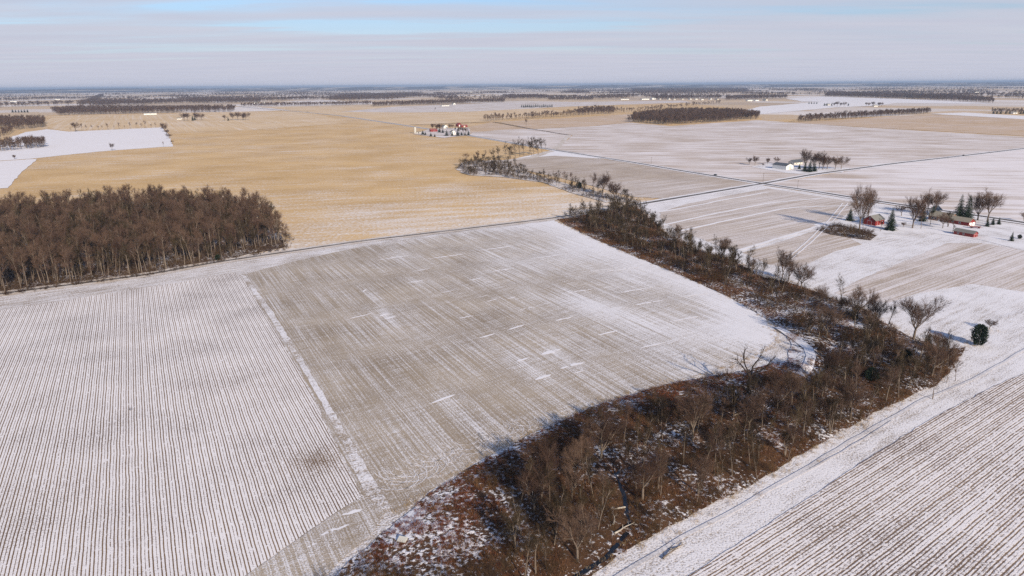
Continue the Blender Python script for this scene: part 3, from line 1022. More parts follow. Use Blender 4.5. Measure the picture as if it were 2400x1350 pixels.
def evergreen_mesh(seed, shape):
    r = random.Random(seed)
    tr, cr = MB(), MB()
    H = 12.0
    tr.tube((0, 0, -.3), (0, 0, H * .9), .22, .04, 7)
    if shape == 'spruce':
        z = 0.6
        while z < H:
            f = z / H
            Rr = 3.3 * (1 - f) ** 0.85 * (0.85 + 0.3 * r.random()) + .12
            nb = max(5, int(13 * (1 - f) + 4))
            a0 = r.uniform(0, 6.28)
            for k in range(nb):
                a = a0 + 6.283 * k / nb + r.uniform(-.2, .2)
                L = Rr * r.uniform(.7, 1.15)
                drop = L * r.uniform(.15, .4)
                d = Vector((math.cos(a), math.sin(a), 0))
                s = Vector((-d.y, d.x, 0))
                base = Vector((0, 0, z))
                m_ = 5
                for j in range(m_):
                    t0, t1 = j / m_, (j + 1.25) / m_
                    w = L * .30 * (1 - t0 * .7)
                    p0 = base + d * L * t0 - Vector((0, 0, drop * t0 * t0))
                    p1 = base + d * L * t1 - Vector((0, 0, drop * t1 * t1 - .12 * r.random()))
                    for sg in (-1, 1):
                        e = p0 + s * sg * w + d * L * .16 - Vector((0, 0, .16 + .2 * r.random()))
                        cr.add([p0, p1, e], [(0, 1, 2)])
            z += 0.42 + 0.12 * r.random()
    else:
        for k in range(2600):
            u = r.random() ** .5
            a = r.uniform(0, 6.283)
            f = r.betavariate(1.4, 1.5)
            prof = (math.sin(math.pi * min(1, f * .92 + .08)) ** .6)
            lump = 1 + .55 * mnoise.noise(Vector((math.cos(a) * 1.8, math.sin(a) * 1.8, f * 5 + seed)))
            rad = 3.6 * prof * u * lump
            p = Vector((math.cos(a) * rad, math.sin(a) * rad, .3 + f * H * .96))
            d = Vector((math.cos(a), math.sin(a), r.uniform(.3, 1.6))).normalized()
            s = d.orthogonal().normalized()
            s = Matrix.Rotation(r.uniform(0, 6.28), 3, d) @ s
            l, w = r.uniform(.6, 1.5), r.uniform(.10, .26)
            cr.add([p - s * w, p + s * w, p + d * l], [(0, 1, 2)])
    return mesh_of(tr, 'trunk', M['bark']), mesh_of(cr, 'crown', M['needle'])


EVER = {'spruce': [evergreen_mesh(1, 'spruce'), evergreen_mesh(2, 'spruce')], 'juniper': [evergreen_mesh(3, 'juniper')]}

TREE_COUNT = [0]


def put_tree(name, pair, loc, scale, rz, label, cat, group=None, sxy=1.0):
    o = empty(name, loc, rz)
    o.scale = (scale * sxy, scale * sxy, scale)
    tag(o, label, cat, group)
    for nm, me in zip(('trunk', 'crown'), pair):
        if me is not None:
            link(bpy.data.objects.new(nm, me), o)
    TREE_COUNT[0] += 1
    return o


def tree_at(x, yb, yt, label, style='open', idx=None, group=None, name='bare_tree', cat='tree', sxy=1.0, z=0.7):
    h = hgt(x, yb, yt)
    p = px(x, yb)
    lst = PROTO[style]
    pr = lst[idx if idx is not None else rng.randrange(len(lst))]
    return put_tree(name, pr, (p.x, p.y, z), h / NOM[style] * 1.02, rng.uniform(0, 6.28), label, cat, group, sxy)


def ever_at(x, yb, yt, label, shape='spruce', group=None, sxy=1.0, z=0.7):
    h = hgt(x, yb, yt)
    p = px(x, yb)
    lst = EVER[shape]
    return put_tree('evergreen_tree', lst[rng.randrange(len(lst))], (p.x, p.y, z), h / 12.0, rng.uniform(0, 6.28), label, 'evergreen tree', group, sxy)


# ------------------------------------------------------------------ masses ("stuff") by instancing on points
def proto_collection(name, meshes):
    c = bpy.data.collections.new(name)
    for i, me in enumerate(meshes):
        o = bpy.data.objects.new('%s_%02d' % (name, i), me)
        c.objects.link(o)
    return c


def blade_mesh(seed, H, n, spread, w, mat):
    r = random.Random(seed)
    m = MB()
    for i in range(n):
        a, q = r.uniform(0, 6.283), spread * math.sqrt(r.random())
        b = Vector((math.cos(a) * q, math.sin(a) * q, -.05))
        l = H * r.uniform(.5, 1.1)
        lean = Vector((r.uniform(-.5, .5), r.uniform(-.5, .5), 1)).normalized()
        s = Vector((r.uniform(-1, 1), r.uniform(-1, 1), 0)).normalized() * w
        mid = b + lean * l * .6
        tip = b + lean * l + Vector((lean.x, lean.y, -.1)) * l * .25
        m.add([b - s, b + s, mid + s * .7, mid - s * .7, tip], [(0, 1, 2, 3), (3, 2, 4)])
    return mesh_of(m, 'grass_tuft', mat)


C_WOOD = proto_collection('woodland_kinds', [joined_proto('wood', i) for i in range(8)])
C_MIX = proto_collection('mixed_kinds', [joined_proto('wood', i) for i in range(8)] + [joined_proto('thin', i) for i in range(5)])
C_THIN = proto_collection('thin_kinds', [joined_proto('thin', i) for i in range(6)])
C_SHRUB = proto_collection('shrub_kinds', [PROTO['shrub'][i][1] for i in range(4)])
C_GRASS = proto_collection('grass_kinds', [blade_mesh(i, 1.1, 46, 0.9, 0.022, M['grass']) for i in range(3)])
C_STRAW = proto_collection('straw_kinds', [blade_mesh(9 + i, 0.55, 34, 0.8, 0.02, M['straw']) for i in range(2)])
C_RUST = proto_collection('rust_kinds', [blade_mesh(19 + i, 0.95, 44, 0.75, 0.024, M['rust']) for i in range(2)])
C_EVER = proto_collection('evergreen_kinds', [EVER['spruce'][0][1], EVER['spruce'][1][1]])


def gn_group(coll):
    g = bpy.data.node_groups.new('scatter_' + coll.name, 'GeometryNodeTree')
    g.interface.new_socket('Geometry', in_out='INPUT', socket_type='NodeSocketGeometry')
    g.interface.new_socket('Geometry', in_out='OUTPUT', socket_type='NodeSocketGeometry')
    n, l = g.nodes, g.links
    gi, go = n.new('NodeGroupInput'), n.new('NodeGroupOutput')
    ci = n.new('GeometryNodeCollectionInfo')
    ci.inputs['Collection'].default_value = coll
    ci.inputs['Separate Children'].default_value = True
    ci.inputs['Reset Children'].default_value = True
    iop = n.new('GeometryNodeInstanceOnPoints')
    iop.inputs['Pick Instance'].default_value = True

    def attr(nm, ty):
        a = n.new('GeometryNodeInputNamedAttribute')
        a.data_type = ty
        a.inputs['Name'].default_value = nm
        return a.outputs['Attribute']
    l.new(gi.outputs[0], iop.inputs['Points'])
    l.new(ci.outputs[0], iop.inputs['Instance'])
    l.new(attr('pid', 'INT'), iop.inputs['Instance Index'])
    e = n.new('FunctionNodeEulerToRotation')
    l.new(attr('rot', 'FLOAT_VECTOR'), e.inputs[0])
    l.new(e.outputs[0], iop.inputs['Rotation'])
    l.new(attr('scl', 'FLOAT_VECTOR'), iop.inputs['Scale'])
    l.new(iop.outputs[0], go.inputs[0])
    return g


GN = {}


def scatter(name, label, cat, pts, coll, smin, smax, wide=1.0, tilt=0.0, parent=None):
    if not pts:
        return None
    me = bpy.data.meshes.new(name)
    me.from_pydata([tuple(p) for p in pts], [], [])
    k = len(coll.objects)
    a = me.attributes.new('pid', 'INT', 'POINT')
    a.data.foreach_set('value', [rng.randrange(k) for _ in pts])
    a = me.attributes.new('rot', 'FLOAT_VECTOR', 'POINT')
    a.data.foreach_set('vector', [v for _ in pts for v in (rng.uniform(-tilt, tilt), rng.uniform(-tilt, tilt), rng.uniform(0, 6.283))])
    a = me.attributes.new('scl', 'FLOAT_VECTOR', 'POINT')
    sc = []
    for _ in pts:
        s = rng.uniform(smin, smax)
        w = s * wide * rng.uniform(.9, 1.15)
        sc += [w, w, s]
    a.data.foreach_set('vector', sc)
    o = link(bpy.data.objects.new(name, me), parent)
    if coll.name not in GN:
        GN[coll.name] = gn_group(coll)
    md = o.modifiers.new('scatter', 'NODES')
    md.node_group = GN[coll.name]
    return tag(o, label, cat, kind='stuff')


def poly_points(poly, step, jitter=0.45, z=0.7, keep=None):
    lo = Vector((min(p.x for p in poly), min(p.y for p in poly)))
    hi = Vector((max(p.x for p in poly), max(p.y for p in poly)))
    out = []
    y = lo.y
    while y < hi.y:
        x = lo.x
        while x < hi.x:
            p = Vector((x + rng.uniform(-jitter, jitter) * step, y + rng.uniform(-jitter, jitter) * step))
            if inside(p, poly) and (keep is None or keep(p)):
                out.append(Vector((p.x, p.y, z(p) if callable(z) else z)))
            x += step
        y += step
    return out


def in_view(p, h=10, mx=140):
    c = CAM_M.inverted() @ Vector((p.x, p.y, h))
    if c.z > -5:
        return False
    x, y = 1200 + c.x / -c.z * FPX, 675 - c.y / -c.z * FPX
    return -mx < x < 2400 + mx and -50 < y < 1350 + mx


# --- trees of the creek and of the big woodlot: nearest ones are individuals, the rest a mass
def creek_keep(p):
    # open, snowy reed ground at the lower left end, the side channel and the water stay free of trees
    if seg_dist(p, CREEK_LINE) < 2.6 or seg_dist(p, SIDE_CH) < 6:
        return False
    if (p - px(980, 1270).to_2d()).length < 21 or (p - px(840, 1380).to_2d()).length < 30:
        return False
    if (p - px(1800, 830).to_2d()).length < 16:
        return False
    for q, rad in CLEAR:
        if (p - q).length < rad:
            return False
    if p.y > 300 and rng.random() < .15:
        return False
    if (p - px(1900, 735).to_2d()).length < 32:
        return rng.random() < 0.3
    if seg_dist(p, B_LOW) < 21:
        return False
    if seg_dist(p, B_SIDE) < 8:
        return rng.random() < 0.15
    return in_view(Vector((p.x, p.y, 0)), 6, 260)


CLEAR = [(px(a, b).to_2d(), c) for a, b, c in ((2140, 805, 13), (2008, 756, 8), (1832, 668, 9), (2172, 832, 9), (2120, 860, 7), (2040, 905, 6), (2196, 832, 8), (2250, 830, 14), (1922, 730, 8), (1750, 930, 9))]
SIDE_CH = gline([(1822, 772), (1862, 798), (1893, 825), (1900, 845), (1893, 868), (1872, 892)])
B_SIDE = gline(FIELD_EDGE)
cpts = poly_points(CREEK_G, 5.9, z=lambda p: bank_z(p.x, p.y) - 0.1, keep=creek_keep)
wpts = poly_points(WOOD_G, 5.6, z=0.74, keep=lambda p: in_view(p, 10, 200))
allp = [('c', p, rng.uniform(6.5, 14.0)) for p in cpts] + [('w', p, rng.triangular(7.0, 21.0, 17.0)) for p in wpts]
allp.sort(key=lambda t: -t[2] * (1.25 if t[0] == 'c' else 1.0) / t[1].length)
N_IND = 240
mass = {'c': [], 'w': []}
SPOTS = [((1300, 1200), 'left of the creek bend in the lower wood', 'creek bend'), ((1600, 1180), 'right of the creek bend, towards the farm track', 'track side of the creek bend'),
         ((1800, 1010), 'in the middle of the lower creek wood', 'middle of the creek wood'), ((2050, 900), 'in the dark right end of the creek wood', 'right end of the creek wood'),
         ((1650, 960), 'in the creek wood below the snowy field corner', 'creek wood below the field corner'), ((1950, 760), 'on the snowy slope above the creek wood', 'slope above the creek wood'),
         ((1640, 630), 'in the middle of the long brushy strip between the fields', 'middle of the brushy strip'), ((1450, 545), 'at the far thick end of the brushy strip near the lane', 'far end of the brushy strip'),
         ((1000, 1280), 'among the reeds at the lower left end of the creek', 'reed bank')]
SPOTS = [(px(*a).to_2d(), b, c) for a, b, c in SPOTS]
for k, (where, p, h) in enumerate(allp):
    if k < N_IND:
        if where == 'c':
            st = rng.choices(('open', 'thin', 'wood'), (.2, .6, .2))[0]
            c, lab, grp = min(SPOTS, key=lambda q: (q[0] - p.to_2d()).length)
            put_tree('bare_tree', rng.choice(PROTO[st]), (p.x, p.y, p.z), h / 17.0, rng.uniform(0, 6.28), 'bare tree ' + lab, 'tree', 'bare trees: ' + grp, rng.uniform(.85, 1.1))
        else:
            third = 'left' if p.x < px(200, 660).x else 'middle' if p.x < px(450, 625).x else 'right'
            put_tree('bare_tree', rng.choice(PROTO['wood'] + PROTO['thin'][:4]), (p.x, p.y, p.z), h / 17.0, rng.uniform(0, 6.28), 'tall bare tree in the %s part of the big woodlot facing the lane' % third, 'tree',
                     'front trees of the big woodlot, %s part' % third, rng.uniform(.8, 1.05))
    else:
        mass[where].append(p)
scatter('woodland', 'deep rear part of the big brown woodlot at the left', 'woodland', mass['w'], C_MIX, .55, 1.3, .95, .05)
scatter('woodland', 'brown bare trees of the far end of the creek strip by the lane', 'woodland', mass['c'], C_THIN, .42, .80, 1.15, .08)
# --- brush and reeds
bpts = poly_points(CREEK_G, 2.3, z=lambda p: bank_z(p.x, p.y) - .05,
                   keep=lambda p: in_view(Vector((p.x, p.y, 0)), 2, 150) and seg_dist(p, CREEK_LINE) > 2 and mnoise.noise(Vector((p.x * .06, p.y * .06, 8))) > -0.12
                   and (p - px(1010, 1250).to_2d()).length > 17 and (p - px(1800, 830).to_2d()).length > 13 and seg_dist(p, B_SIDE) > 4 and seg_dist(p, SIDE_CH) > 3)
scatter('brush', 'brown leafless brush filling the creek valley', 'brush', bpts, C_SHRUB, .4, 1.35, 1.0, .15)
gpts = poly_points(CREEK_G, 1.35, z=lambda p: bank_z(p.x, p.y) - .05,
                   keep=lambda p: in_view(Vector((p.x, p.y, 0)), 2, 150) and seg_dist(p, CREEK_LINE) > .9 and mnoise.noise(Vector((p.x * .09, p.y * .09, 3))) + creek_snow(p.x, p.y) * -1.2 > -0.08)
scatter('tall_grass', 'rust brown dead tall grass along the creek banks', 'grass', gpts, C_GRASS, .55, 1.15, 1.0, .2)
rp = poly_points(CREEK_G, 1.15, z=lambda p: bank_z(p.x, p.y) - .05,
                 keep=lambda p: in_view(Vector((p.x, p.y, 0)), 2, 150) and 1.5 < seg_dist(p, B_LOW) < 19 and mnoise.noise(Vector((p.x * .22, p.y * .22, 6))) > -.02)
rp += poly_points(CREEK_G, 1.7, z=lambda p: bank_z(p.x, p.y) - .05,
                  keep=lambda p: in_view(Vector((p.x, p.y, 0)), 2, 150) and (p - px(960, 1290).to_2d()).length < 27 and mnoise.noise(Vector((p.x * .25, p.y * .25, 2))) > .02)
scatter('tall_grass', 'rust red tussock grass in snow along the lower edge of the middle field', 'grass', rp, C_RUST, .5, 1.15, 1.0, .2)
wb = poly_points(WOOD_G, 3.2, z=.74, keep=lambda p: in_view(Vector((p.x, p.y, 0)), 2, 150) and p.length < 480)
scatter('underbrush', 'brown underbrush on the floor of the big woodlot', 'brush', wb, C_SHRUB, .5, 1.2, 1.1, .15)
mg = gline([(-200, 728), (0, 696), (200, 668), (340, 650), (510, 617), (600, 600), (667, 588), (672, 560), (640, 525)])
mp = []
for a, b in zip(mg[:-1], mg[1:]):
    for i in range(int((b - a).length / .8)):
        q = a.lerp(b, rng.random()) + Vector((rng.gauss(0, 1.6), rng.gauss(0, 1.6)))
        mp.append((q.x, q.y + 1.5, .74))
scatter('brush', 'low ragged shrubs along the front margin of the big woodlot', 'brush', mp, C_SHRUB, .25, .95, 1.2, .2)
nb = poly_points([px(*p).to_2d() for p in BRUSH_N], 3.6, z=.74, keep=lambda p: mnoise.noise(Vector((p.x * .05, p.y * .05, 4))) > -.08)
scatter('brush', 'brown brush in the narrow draw north of the lane', 'brush', nb, C_SHRUB, .45, 1.35, 1.1, .15)
nt = poly_points([px(*p).to_2d() for p in BRUSH_N], 9.0, z=.74, keep=lambda p: rng.random() < .75)
scatter('woodland', 'small bare trees of the narrow draw north of the lane', 'woodland', nt, C_THIN, .35, .75, 1.2, .08)
edge = []
for ln, wd, step in ((CREEK_R, 3, 1.1), (FIELD_EDGE, 2.5, 0.8), ([(1390, 1352), (1450, 1306), (1560, 1243), (1650, 1198), (1750, 1150), (1850, 1088), (1950, 1030), (2060, 968), (2140, 930)], 3, .6)):
    g = gline(ln)
    for a, b in zip(g[:-1], g[1:]):
        n = int((b - a).length / step)
        for i in range(n):
            q = a.lerp(b, rng.random()) + Vector((rng.gauss(0, wd * .5), rng.gauss(0, wd * .5)))
            edge.append((q.x, q.y, .8))
scatter('tall_grass', 'tan frosted grass fringe where the brush meets the snow', 'grass', edge, C_STRAW, .6, 1.3, 1.0, .2)
fb = poly_points([px(*p).to_2d() for p in [(1912, 540), (1960, 528), (2010, 538), (2055, 555), (2040, 566), (1990, 560), (1945, 552)]], 2.6, z=.78)
scatter('brush', 'brown brush patch with snow beside the red barn', 'brush', fb, C_SHRUB, .4, 1.2, 1.1, .15)

# --- far woods
FAR = [
    ('left edge woodlot behind the snow field', [(-200, 306), (0, 304), (50, 305), (107, 298), (106, 286), (0, 285), (-200, 287)], 11, 1.0, 1.3),
    ('small woodlot at the left edge below the snow field corner', [(-150, 366), (0, 356), (107, 346), (110, 338), (0, 345), (-150, 352)], 6.5, .75, 1.05),
    ('bushy corner between the two left edge woodlots', [(-60, 340), (0, 328), (34, 307), (28, 304), (-10, 318), (-60, 326)], 8, .5, .8),
    ('long grey woodland belt left of centre, near side', [(138, 271), (256, 268), (400, 265), (548, 262), (552, 256), (400, 257), (262, 257), (190, 256), (120, 262)], 15, 1.0, 1.35),
    ('long grey woodland belt left of centre, far side', [(205, 250), (262, 249), (400, 243), (610, 241), (612, 234), (480, 235), (330, 242), (215, 243)], 18, 1.0, 1.4),
    ('diagonal hedgerow climbing to the blue horizon at left', [(196, 248), (222, 240), (243, 225), (236, 223), (205, 238), (180, 248)], 18, 1.0, 1.4),
    ('tree belt left of centre along a far pale field', [(873, 250), (1000, 246), (1140, 241), (1185, 240), (1185, 236), (1000, 241), (873, 246)], 13, .8, 1.2),
    ('grey wood left of centre below the horizon', [(772, 236), (925, 235), (985, 225), (980, 220), (820, 222), (772, 229)], 26, 1.0, 1.3),
    ('loose tree line crossing the golden field at left of centre', [(565, 251), (700, 249), (870, 246), (870, 243), (700, 246), (565, 248)], 16, .7, 1.1),
    ('grey wood in the centre behind the pale field', [(1170, 232), (1285, 230), (1282, 225), (1180, 225)], 24, 1.0, 1.3),
    ('loose tree line right of the central grey wood', [(1285, 236), (1390, 235), (1390, 232.5), (1285, 233.5)], 18, .8, 1.1),
    ('thin tree row leading up to the centre wood', [(1133, 285), (1220, 281), (1300, 276), (1350, 272), (1350, 268), (1300, 272), (1200, 278), (1133, 281)], 12, .7, 1.15),
    ('thicker wood at the end of the tree row right of centre', [(1345, 272), (1440, 268), (1445, 259), (1400, 257), (1355, 263)], 13, .85, 1.2),
    ('scattered trees along the far ditch right of centre', [(1445, 266), (1520, 262), (1600, 252), (1690, 243), (1688, 241), (1600, 248), (1500, 258), (1445, 261)], 24, .5, .95),
    ('dense dark woodlot right of centre on the snow field edge', [(1470, 286), (1500, 288), (1570, 294), (1608, 291), (1667, 288), (1773, 280), (1780, 275), (1720, 267), (1620, 265), (1540, 269), (1480, 279)], 8, .85, 1.25),
    ('grey wood above the village right of centre', [(1480, 218), (1640, 222), (1752, 219), (1752, 208), (1480, 208)], 38, 1.0, 1.4),
    ('tree belt behind the village houses', [(1535, 234), (1690, 232), (1690, 227), (1535, 228)], 22, .9, 1.2),
    ('tree belt right of the village', [(1702, 236), (1845, 231), (1845, 226), (1702, 229)], 22, .9, 1.25),
    ('rounded tree belt lying in the tan field at right', [(1870, 288), (1945, 283), (2080, 273), (2180, 267), (2180, 263), (2080, 267), (1940, 276), (1870, 282)], 9, .7, 1.0),
    ('long dark wood below the horizon at right', [(1933, 227), (2100, 231), (2200, 236), (2332, 242), (2325, 234), (2100, 222), (1940, 219)], 17, .95, 1.25),
    ('dark grove at the right edge of the far fields', [(2323, 267), (2380, 267), (2420, 270), (2420, 264), (2325, 262)], 11, .6, .9),
]
for lab, poly, step, s0, s1 in FAR:
    g = [px(*p).to_2d() for p in poly]
    pts = poly_points(g, step, z=.6, keep=lambda p: mnoise.noise(Vector((p.x / (step * 5), p.y / (step * 5), 2))) > -.24)
    scatter('woodland', lab, 'woodland', pts, C_WOOD, s0 * .72, s1, 1.2 if step < 14 else 1.5, .05)
# very far woods that run together under the haze
vf = []
for y0, y1, n, prob in ((205, 216, 0, 0), (199, 206, 0, 0)):
    pass
for k in range(330):
    dist = 5200 + 15000 * (rng.random() ** 1.25)
    a = R(rng.uniform(-42, 42))
    cx, cy_ = math.sin(a) * dist, math.cos(a) * dist
    L, W = rng.uniform(300, 1500) * (dist / 9000) ** .3, rng.uniform(90, 420)
    th = R(rng.choice((36, 126, 100, 80)) + rng.uniform(-5, 5))
    stp = 28 + dist / 300
    for i in range(int(L / stp)):
        for j in range(int(W / stp)):
            u, v = (i * stp - L / 2 + rng.uniform(-.5, .5) * stp), (j * stp - W / 2 + rng.uniform(-.5, .5) * stp)
            vf.append((cx + u * math.cos(th) - v * math.sin(th), cy_ + u * math.sin(th) + v * math.cos(th), 0.3))
scatter('woodland', 'blue-grey distant woods running together along the horizon', 'woodland', vf, C_WOOD, .95, 1.4, 2.2, .05)

# ------------------------------------------------------------------ trees that stand apart
T = tree_at
T(1750, 925, 797, 'gnarled dead-looking tree standing alone at the snowy field corner above the creek wood', 'gnarled', 0, z=.9)
T(2140, 800, 703, 'large round-crowned bare tree beside the creek, nearest the dark round evergreen', 'open', 0, sxy=1.05)
T(1832, 662, 594, 'tall bare tree, taller of the pair on the snow bank above the creek', 'open', 1, sxy=.7)
T(1848, 660, 612, 'shorter bare tree of the pair on the snow bank above the creek', 'open', 2, sxy=.8)
T(2008, 752, 676, 'tallest bare tree of the clump on the creek bank below the farm', 'open', 3, sxy=.9)
T(1968, 742, 697, 'low dark bare tree at the left of the clump on the creek bank', 'open', 4, sxy=1.2)
T(2052, 772, 700, 'bare tree at the right of the clump on the creek bank', 'open', 2, sxy=.85)
T(2030, 765, 722, 'small bare tree in the middle of the clump on the creek bank', 'wood', 3, sxy=1.2)
T(1922, 722, 678, 'fan-shaped pale bare tree at the left of the creek bank clump', 'open', 1)
T(2218, 902, 846, 'bare tree beside the farm track corner, left of two tall stems', 'wood', 2, sxy=.8)
T(2238, 897, 848, 'bare tree beside the farm track corner, right of two tall stems', 'wood', 5, sxy=.8)
T(2185, 940, 878, 'leafless multi-stemmed tree where the farm track turns', 'wood', 6, sxy=1.1)
T(2196, 828, 790, 'small spreading bare tree next to the small evergreen on the creek bank', 'open', 0, sxy=1.1)
T(2318, 775, 752, 'twiggy bush behind the dark round evergreen', 'open', 3, sxy=1.5)
T(1413, 458, 410, 'round bare oak-like tree standing highest in the draw north of the lane', 'open', 0, sxy=1.1)
T(1440, 470, 428, 'bare tree right of the round tree in the draw', 'open', 2, sxy=1.1)
for i, (x, yb, yt) in enumerate(((1218, 367, 324), (1228, 367, 326), (1240, 366, 322), (1252, 365, 319), (1262, 363, 322), (1280, 351, 327), (1186, 374, 335), (1170, 374, 342), (1150, 375, 350), (1136, 377, 352), (1197, 373, 341), (1208, 370, 331), (1246, 366, 324), (1270, 358, 326), (1160, 375, 346))):
    T(x, yb, yt, 'thin tall bare tree in the open row where the draw meets the far road', 'thin', i % 6, 'bare tree row of the draw', sxy=1.25)
for i, (x, yb, yt) in enumerate(((1305, 424, 405), (1322, 428, 404), (1338, 433, 408), (1370, 445, 425), (1390, 450, 420), (1095, 392, 362), (1118, 388, 358))):
    T(x, yb, yt, 'small bare tree standing over the brush of the draw', 'wood', i % 8, 'small bare trees of the draw', sxy=1.1)
# field-edge trees at the far left
for i in range(17):
    x = 166 + i * 12.6 + rng.uniform(-3, 3)
    yb = 308 - (x - 162) * 0.044
    T(x, yb, yb - rng.uniform(7, 16), 'bare tree in the thin row along the far edge of the left snow field', 'wood', i % 8, 'tree row of the left snow field', sxy=1.2)
T(177, 309, 287, 'dense round bare tree at the left end of the snow field tree row', 'open', 4, sxy=1.1)
for i, (x, yb, yt) in enumerate(((383, 303, 289), (387, 309, 295), (391, 315, 304), (397, 325, 314), (403, 337, 330))):
    T(x, yb, yt, 'bush in the short hedge at the right end of the left snow field', 'open', i % 5, 'hedge bushes of the left snow field', sxy=1.5)
T(263, 353, 338, 'lone small bare tree on the lower edge of the left snow field', 'open', 1)
T(384, 344, 333, 'lone small bare tree near the right corner of the left snow field', 'wood', 1)
T(34, 373, 364, 'low bare bush at the left end of the snow field edge', 'open', 2, sxy=1.4)
T(1233, 302, 280, 'lone bare tree on the ditch between the far ploughed fields', 'wood', 2)
T(1019, 262, 253, 'tiny lone tree in the far golden field left of centre', 'wood', 4, sxy=1.3)
for i, (x, yb, yt, st) in enumerate(((432, 283, 266, 'open'), (440, 283, 267, 'open'), (462, 282, 264, 'open'), (472, 282, 266, 'open'), (527, 283, 270, 'open'), (546, 282, 264, 'open'), (558, 282, 265, 'open'), (570, 282, 264, 'open'), (576, 282, 264, 'open'))):
    T(x, yb, yt, 'bare tree in one of the two small farm groves of the tan field', st, i % 5, 'farm grove trees of the tan field', sxy=1.2)
for x, yb, yt in ((452, 283, 269), (457, 282, 270), (535, 283, 273)):
    ever_at(x, yb, yt, 'dark evergreen in one of the two small farm groves of the tan field', group='grove evergreens of the tan field')

# farmstead with the red barn
T(2013, 545, 441, 'tallest bare tree, rising in front of the red barn', 'open', 3, sxy=.62)
T(2032, 521, 450, 'tall bare tree behind the left end of the red barn', 'open', 1, sxy=.72)
T(2138, 537, 459, 'spreading multi-stemmed bare tree between the red barn and the house', 'open', 2, sxy=.85)
T(2158, 538, 490, 'small bare tree close by the house front', 'wood', 3, sxy=1.0)
T(2190, 508, 451, 'broad bare tree behind the house', 'open', 0, sxy=.95)
T(2172, 505, 456, 'bare tree behind the house, left of the broad one', 'open', 4, sxy=.8)
T(2209, 537, 503, 'small round bare tree before the garage', 'open', 3, sxy=1.1)
T(2291, 518, 453, 'large bare tree right of the two tall spruces', 'open', 2, sxy=.95)
T(2313, 522, 457, 'large spreading bare tree farthest right behind the farmyard', 'open', 1, sxy=1.0)
T(2112, 508, 483, 'low dense bare tree left of the house', 'open', 4, sxy=1.3)
T(2398, 520, 500, 'bare tree cut by the right edge beside the road', 'open', 0)
T(2117, 535, 524, 'small bush on the snow between barn and house', 'open', 1, sxy=1.5)
T(2028, 562, 536, 'twiggy brown shrub at the near side of the barn brush patch', 'open', 3, sxy=1.5)
T(2022, 541, 497, 'slender bare tree hiding the dark gable of the red barn', 'thin', 1)
T(2062, 544, 512, 'low bare tree just in front of the lit side of the red barn', 'thin', 2, sxy=1.2)
T(2232, 548, 520, 'bare tree at the near end of the long low shed', 'thin', 3, sxy=1.2)
T(2222, 534, 495, 'bare tree in front of the brick farmhouse, beside the garage', 'thin', 4, sxy=1.1)
T(2180, 530, 488, 'slender bare tree in front of the brick farmhouse gable', 'thin', 0)
ever_at(1991, 519, 489, 'dark evergreen left of the red barn', sxy=1.3)
ever_at(2086, 541, 489, 'dark pointed evergreen right of the red barn', sxy=1.1)
ever_at(2161, 520, 476, 'dark evergreen hidden among the trees left of the house', sxy=.9)
ever_at(2184, 516, 481, 'dark evergreen just behind the house roof', sxy=.9)
ever_at(2246, 517, 456, 'tall spruce, left one of the pair behind the garage')
ever_at(2265, 519, 459, 'tall spruce, right one of the pair behind the garage', sxy=1.1)
for x, yb, yt in ((2313, 533, 514), (2326, 529, 511), (2340, 528, 511)):
    ever_at(x, yb, yt, 'small cone-shaped evergreen in the row right of the garage', group='small evergreens right of the garage', sxy=1.2)
ever_at(2370, 567, 545, 'small ragged conifer at the right edge beyond the driveway')
ever_at(2389, 562, 552, 'round dark shrub at the right edge beside the ragged conifer', 'juniper', sxy=1.4)
ever_at(2291, 813, 764, 'dark round evergreen standing alone on the snow, casting a long blue shadow', 'juniper', sxy=1.05)
ever_at(2172, 825, 783, 'small dark pointed evergreen on the creek bank', sxy=1.15)
ever_at(2120, 858, 826, 'dark evergreen deep in the creek wood', 'juniper', sxy=1.1, z=1.4)
ever_at(2040, 905, 870, 'dark evergreen bush low in the creek wood', 'juniper', sxy=1.2, z=1.4)
ever_at(1357, 443, 428, 'small dark evergreen in the draw north of the lane', 'juniper', sxy=1.4)
ever_at(511, 613, 599, 'dark round bush at the corner of the big woodlot beside the lane', 'juniper', sxy=1.3)

# farmstead with the white machine shed
T(1887, 396, 351, 'tall bare tree behind the white machine shed', 'open', 2, sxy=.8)
for i, (x, yb, yt) in enumerate(((1905, 396, 363), (1919, 398, 361), (1928, 399, 365), (1938, 398, 366))):
    T(x, yb, yt, 'bare tree in the clump right of the white machine shed', 'open', i % 5, 'bare trees right of the white shed')
T(1957, 399, 368, 'bare tree, second from the right of the white shed grove', 'open', 0)
T(1971, 398, 369, 'rightmost bare tree of the white shed grove', 'open', 3, sxy=1.1)
for i, (x, yb, yt) in enumerate(((1756, 387, 371), (1769, 389, 369), (1799, 386, 371), (1821, 385, 369), (1788, 392, 384))):
    T(x, yb, yt, 'small bare tree on the snow left of the white machine shed', 'open', i % 5, 'small bare trees left of the white shed', sxy=1.1)
for i, (x, yb, yt) in enumerate(((1886, 403, 380), (1897, 404, 378), (1908, 403, 380), (1873, 397, 384))):
    ever_at(x, yb, yt, 'dark evergreen beside the white machine shed', group='evergreens of the white shed', sxy=1.3)

